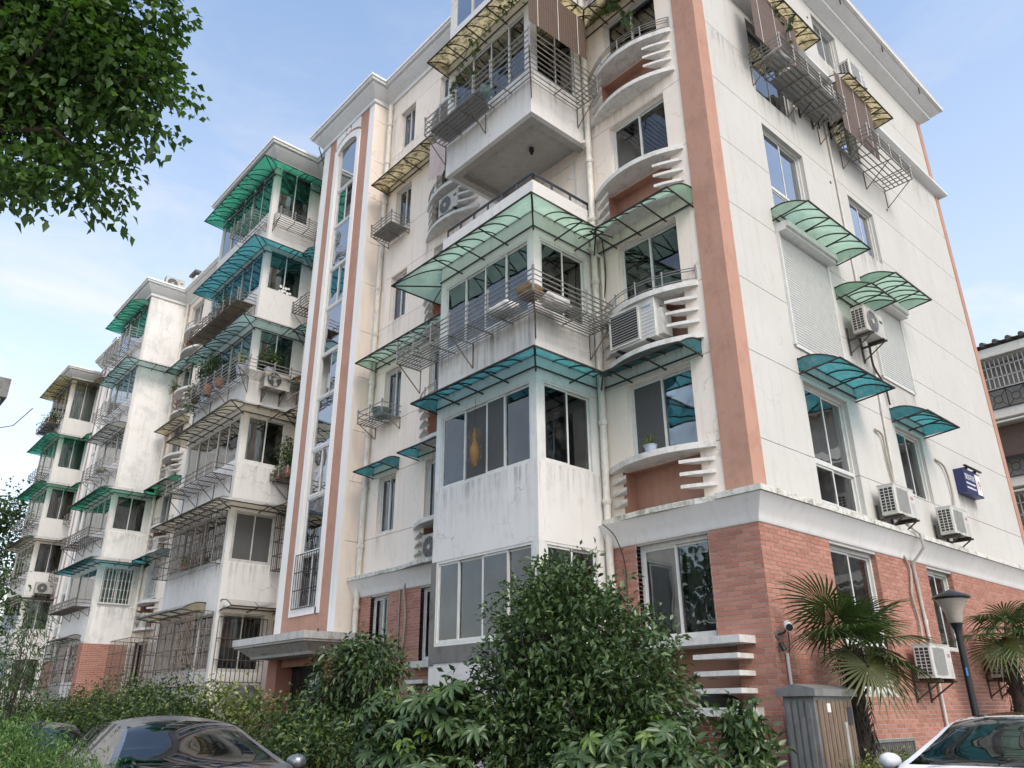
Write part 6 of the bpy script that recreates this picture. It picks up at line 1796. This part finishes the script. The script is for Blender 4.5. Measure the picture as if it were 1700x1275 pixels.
vine('vine hanging beside the fifth-floor corner bay window', [(-2.3, -.4, 15.2), (-1.6, -.35, 15.1), (-1.3, -.3, 14.7), (-1.2, -.3, 14.2)], 34)
vine('yellowing vine over the cluttered gable rack', [RT.P(2.4, .5, 13.9), RT.P(2.7, .55, 14.6), RT.P(2.9, .5, 15.2), RT.P(2.2, .45, 15.4)], 24)

# ------------------------------------------------------------------ cars
def pw(x, xs, ys):
    """smooth monotone interpolation"""
    xs, ys = np.array(xs, float), np.array(ys, float)
    h = np.diff(xs); dl = np.diff(ys)/h
    m = np.zeros(len(xs)); m[0], m[-1] = dl[0], dl[-1]
    for i in range(1, len(xs)-1):
        m[i] = 0 if dl[i-1]*dl[i] <= 0 else 2*dl[i-1]*dl[i]/(dl[i-1]+dl[i])
    i = np.clip(np.searchsorted(xs, x)-1, 0, len(h)-1); t = (x-xs[i])/h[i]
    return (2*t**3-3*t**2+1)*ys[i]+(t**3-2*t**2+t)*h[i]*m[i]+(-2*t**3+3*t**2)*ys[i+1]+(t**3-t**2)*h[i]*m[i+1]
def car(label, loc, rotz, paint, sc=1.06, panoroof=False):
    t_ = thing('parked_car', label, 'car', loc); t_.rotation_euler = (0, 0, rotz)
    Lc = 4.7
    xs = np.concatenate([np.linspace(0, .5, 12), np.linspace(.56, 4.15, 66), np.linspace(4.2, Lc, 12)])
    belt = lambda x: pw(x, [0, .12, .6, 1.3, 1.45, 3.5, 4.2, 4.6, 4.7], [.62, .74, .86, .95, .97, 1.0, 1.02, .98, .9])
    topz = lambda x: pw(x, [0, .1, .5, 1.2, 1.42, 2.3, 2.75, 3.2, 3.95, 4.5, 4.62, 4.7], [.6, .74, .87, .985, 1.02, 1.42, 1.455, 1.42, 1.10, 1.06, 1.0, .88])
    hw = lambda x: pw(x, [0, .2, .7, 1.5, 3.3, 4.2, 4.6, 4.7], [.55, .76, .87, .9, .9, .87, .78, .66])
    nj = 26
    V = []; cls = []
    for x in xs:
        b, tz, w = float(belt(x)), float(topz(x)), float(hw(x))
        gh = max(0.0, tz-b-.03)
        wr = w-.07-.30*min(1, gh/.42)       # roof half width
        sec = []
        for z, yy in ((.2, w*.9), (.34, w*.98), (.55, w), (.75, w*.99), (b-.06, w*.975), (b, w*.955)): sec.append((yy, min(z, b)))
        # greenhouse side and roof
        for q in range(1, 9):
            s_ = q/8; sec.append((w*.945+(wr-w*.945)*s_, b+.012+(tz-.06*min(1, gh/.3)-b-.012)*s_ if gh > .02 else b+(tz-b)*.15*s_))
        y0_, z0_ = sec[-1]
        for q in range(1, 13):
            s_ = q/12; sec.append((y0_*(1-s_), z0_+(tz-z0_)*(1-(1-s_)**2.2)))
        V.append([(x, yy, zz) for yy, zz in sec])
    nS = len(V[0]); A = np.array(V)
    groups = {}
    def cl(i, j):
        x = (xs[i]+xs[i+1])/2
        if 6 <= j < 13 and 1.62 < x < 3.72:
            zt = topz(x)-belt(x)
            if zt > .12:
                if 2.52 < x < 2.62: return 'pillar'
                if x > 3.28: return 'quarter_window' if x > 3.34 else 'pillar'
                return 'side_window_a' if x < 2.57 else 'side_window_b'
        if j >= 14:
            if 1.42 < x < 2.27: return 'windshield'
            if 3.22 < x < 3.92: return 'rear_window'
            if panoroof and 2.3 < x < 3.2 : return 'sunroof'
        return 'body'
    for side in (1, -1):
        for i in range(len(xs)-1):
            for j in range(nS-1):
                c = cl(i, j)
                key = c if c in ('body', 'windshield', 'rear_window', 'pillar', 'sunroof') else (c, side)
                groups.setdefault(key, []).append((i, j, side))
    made = {}
    for key, cells in sorted(groups.items(), key=lambda kv: 0 if kv[0] == 'body' else 1):
        nm = key if isinstance(key, str) else 'side_window'
        mb = MB(); idx = {}
        def vid(i, j, s_):
            k_ = (i, j, s_ if j < nS-1 else 0)
            if k_ not in idx:
                p = A[i, j]; idx[k_] = len(mb.v); mb.v.append((p[0]*sc, p[1]*s_*sc, p[2]*sc))
            return idx[k_]
        for i, j, s_ in cells:
            q = [vid(i, j, s_), vid(i+1, j, s_), vid(i+1, j+1, s_), vid(i, j+1, s_)]
            mb.f.append(tuple(q if s_ > 0 else q[::-1]))
        mat = M[paint] if nm == 'body' else (M['black'] if nm == 'pillar' else M['car_glass'])
        me = mesh_of(mb, (0, 0, 0), 35 if nm == 'body' else 180, True, nm); me.materials.append(mat)
        o = bpy.data.objects.new(nm, me); COL.objects.link(o); o.parent = t_
        made[nm] = o
    def add(nm, mb, m, smooth=None, par=None):
        me = mesh_of(mb, (0, 0, 0), smooth, True, nm); me.materials.append(M[m]); o = bpy.data.objects.new(nm, me); COL.objects.link(o); o.parent = par or t_; return o
    S = lambda p: (p[0]*sc, p[1]*sc, p[2]*sc)
    for s_ in (1, -1):
        # mirrors
        mb = MB(); bm = bmesh.new(); bmesh.ops.create_icosphere(bm, subdivisions=2, radius=1)
        for v in bm.verts: mb.v.append(S((1.72+v.co.x*.09+.03*abs(v.co.y), s_*(1.0+v.co.y*.105), 1.03+v.co.z*.075)))
        mb.f += [tuple(v.index for v in f.verts) for f in bm.faces]; bm.free()
        mr = add('mirror', mb, paint, 60)
        mb = MB(); mb.box(*[q*sc for q in (1.70, 1.76)], *sorted((s_*.86*sc, s_*.95*sc)), .96*sc, .99*sc); add('mirror_arm', mb, 'black', None, mr)
        for wx in (.92, 3.72):
            mb = MB(); c = S((wx, s_*.8, .32)); n = 28
            prof = [(.2, -.1), (.3, -.1), (.325, -.06), (.325, .06), (.3, .1), (.2, .1)]
            for r_, yy in prof:
                mb.v += [(c[0]+r_*math.cos(2*math.pi*k/n), c[1]+yy, c[2]+r_*math.sin(2*math.pi*k/n)) for k in range(n)]
            for a in range(len(prof)-1):
                for k in range(n): mb.f.append((a*n+k, a*n+(k+1) % n, (a+1)*n+(k+1) % n, (a+1)*n+k))
            wh_ = add('wheel', mb, 'tyre', 40)
            mb = MB()
            yy = c[1]+s_*.07
            for k in range(5):
                a = 2*math.pi*k/5; mb.tube([(c[0], yy, c[2]), (c[0]+.21*math.cos(a), yy, c[2]+.21*math.sin(a))], .03, 6)
            mb.tube([(c[0]+.2*math.cos(2*math.pi*k/n), yy, c[2]+.2*math.sin(2*math.pi*k/n)) for k in range(n)], .015, 6, True)
            add('rim', mb, 'chrome', 40, wh_)
        mb = MB(); mb.box(.06*sc, .3*sc, *sorted((s_*.45*sc, s_*.74*sc)), .6*sc, .72*sc); add('headlight', mb, 'glass', None)
        for hx_ in (2.35, 3.2):
            mb = MB(); mb.box(hx_*sc, (hx_+.2)*sc, *sorted((s_*.9*sc, s_*.93*sc)), .88*sc, .905*sc); add('door_handle', mb, paint)
        # chrome strip round the side glass
        pts = []
        for x in np.linspace(1.5, 3.75, 24):
            i = int(np.argmin(abs(xs-x))); p = A[i, 5]; pts.append(S((p[0], s_*(p[1]+.004), p[2]+.008)))
        mb = MB(); mb.tube(pts, .008*sc, 5); add('window_trim', mb, 'chrome', 50)
    for (x0_, y0_, x1_, y1_) in ((1.43, .55, 1.60, -.05), (1.43, -.1, 1.60, -.62)):
        i0 = int(np.argmin(abs(xs-x0_)))
        mb = MB(); mb.tube([S((1.40, y0_, float(topz(1.40))+.02)), S((1.47, (y0_+y1_)/2, float(topz(1.47))+.03)), S((1.46, y1_, float(topz(1.46))+.03))], .01, 5); add('wiper', mb, 'black')
    mb = MB(); mb.box(0-.01, .05, -.42*sc, .42*sc, .42*sc, .58*sc); add('grille', mb, 'black')
    mb = MB(); mb.box(-.02, -.008, -.24*sc, .24*sc, .3*sc, .4*sc); add('number_plate', mb, 'blue_print')
    mb = MB(); mb.box(1.5*sc, 3.8*sc, -.7*sc, .7*sc, .35*sc, .72*sc); add('interior', mb, 'black')
    for x_ in (2.2, 3.2):
        for y_ in (-.37, .37):
            mb = MB(); mb.prism([((x_+.1)*sc, (y_-.22)*sc), ((x_+.28)*sc, (y_-.22)*sc), ((x_+.28)*sc, (y_+.22)*sc), ((x_+.1)*sc, (y_+.22)*sc)], .7*sc, 1.12*sc); add('seat', mb, 'black')
def place_car(label, wsbase, heading, paint, **kw):
    """wsbase: plan position of the windscreen base centre; heading: direction the nose points"""
    sc = kw.get('sc', 1.06)
    a = heading+math.pi      # local +x runs from nose to tail
    x = wsbase[0]-math.cos(a)*1.42*sc; y = wsbase[1]-math.sin(a)*1.42*sc
    car(label, (x, y, .02), a, paint, **kw)
place_car('dark grey sedan parked in front of the hedge', (-2.12, -6.68), R(-3), 'car_grey')
place_car('glossy white sedan parked beside the gable', (2.98, -1.5), R(-84), 'car_white', panoroof=True)
place_car('dark car mostly hidden behind the juniper', (-7.2, -7.0), R(-10), 'car_dark', sc=1.0)

# ------------------------------------------------------------------ neighbours
nb = thing('neighbour_building', 'older apartment block with tiled roof, grilles and patterned railings at right', 'building', (2, 30, 0))
F3 = front(24.0)
mb = MB(); mb.box(-14, 14, 24.6, 36, 0, 15.0); part('wall', mb, M['bg_wall'], nb)
mb = MB()
mb.add([(-14.3, 23.6, 15.25), (14.3, 23.6, 15.25), (14.3, 30, 16.7), (-14.3, 30, 16.7)], [(0, 1, 2, 3)]); rf = part('roof', mb, M['rooftile'], nb, recalc=False)
for i in range(60):
    x = -14.2+28.4*i/60
    mb = MB(); mb.tube([(x, 23.55, 15.27), (x, 30, 16.75)], .1, 6); part('tile_row', mb, M['rooftile'], rf)
mb = MB(); mb.box(-14.2, 14.2, 23.7, 24.7, 14.7, 15.1); part('eaves', mb, M['bg_wall'], nb)
for k in range(5):
    z = 1.3+2.75*k
    mb = MB(); mb.fb(F3, -14, 14, -.6, .2, z-.12, z+.22); part('balcony_slab', mb, M['bg_wall'], nb)
    mb = MB(); mb.fb(F3, -14, 14, -.6, -.5, z+.22, z+2.4); part('recess_wall', mb, M['room_mid'], nb)
    mb = MB(); mb.fb(F3, -14, 14, -.2, .5, z+2.35, z+2.42); part('awning_strip', mb, M['bg_wall'], nb)
    rl = MB()
    for i in range(44):
        x = -14+i*.64
        if not (-6 < x < 4): continue
        rl.tube([F3.P(x, .22, z+.25), F3.P(x, .22, z+1.0)], .02, 4)
        rl.tube([F3.P(x+.32+.16*math.cos(a), .22, z+.62+.16*math.sin(a)) for a in [2*math.pi*q/10 for q in range(10)]], .018, 4, True)
        for (dx_, dz_) in ((-1, -1), (1, -1), (-1, 1), (1, 1)):
            rl.tube([F3.P(x+.32+.12*dx_, .22, z+.62+.12*dz_), F3.P(x+.32+.3*dx_, .22, z+.62+.34*dz_)], .015, 4)
    rl.fb(F3, -6, 4, .2, .24, z+1.0, z+1.04); rl.fb(F3, -6, 4, .2, .24, z+.24, z+.27)
    part('railing', rl, M['dark_iron'], nb, kind='stuff')
    if k in (4, 2):
        gb = MB()
        for i in range(60): gb.tube([F3.P(-6+i*.17, .3, z+1.05), F3.P(-6+i*.17, .3, z+2.3)], .025, 4)
        for q in (1.05, 1.5, 1.95, 2.3): gb.tube([F3.P(-6, .3, z+q), F3.P(4, .3, z+q)], .025, 4)
        part('window_bars', gb, M['pvc_old'], nb, kind='stuff')
    else:
        mb = MB(); mb.fb(F3, -6, 4, .05, .08, z+1.1, z+2.3); part('bamboo_screen', mb, M['bamboo_v' if k % 2 else 'room'], nb)
lb_ = thing('distant_block', 'pale panelled apartment block with dark parapet at the left edge', 'building', (-62, -9, 0))
mb = MB(); mb.box(-70, -53.7, -22, -3.0, 0, 21.2); part('wall', mb, M['cream_r'], lb_)
mb = MB(); mb.box(-70.2, -53.4, -22.2, -2.7, 21.25, 22.6); part('parapet', mb, M['cement'], lb_)
for i in range(8):
    mb = MB(); mb.box(-53.69, -53.66, -22, -3.0, 2.2+2.6*i, 2.3+2.6*i); part('panel_joint', mb, M['grey_trim'], lb_)
    mb = MB(); mb.box(-70, -53.71, -2.999, -2.96, 2.2+2.6*i, 2.3+2.6*i); part('panel_joint', mb, M['grey_trim'], lb_)
mb = MB(); mb.tube([(-53.6, -3.0, 19.0), (-53, -2.0, 19.3), (-52.5, -1.2, 20.6)], .04, 5); part('aerial', mb, M['galv'], lb_)
hd = MB(); hd.box(-49.5, -48.6, -4.4, -1.75, 0, 6.8)
solo('blue_hoarding', hd, M['hoard'], 'blue-grey site panel glimpsed behind the tree at the left edge', 'panel')
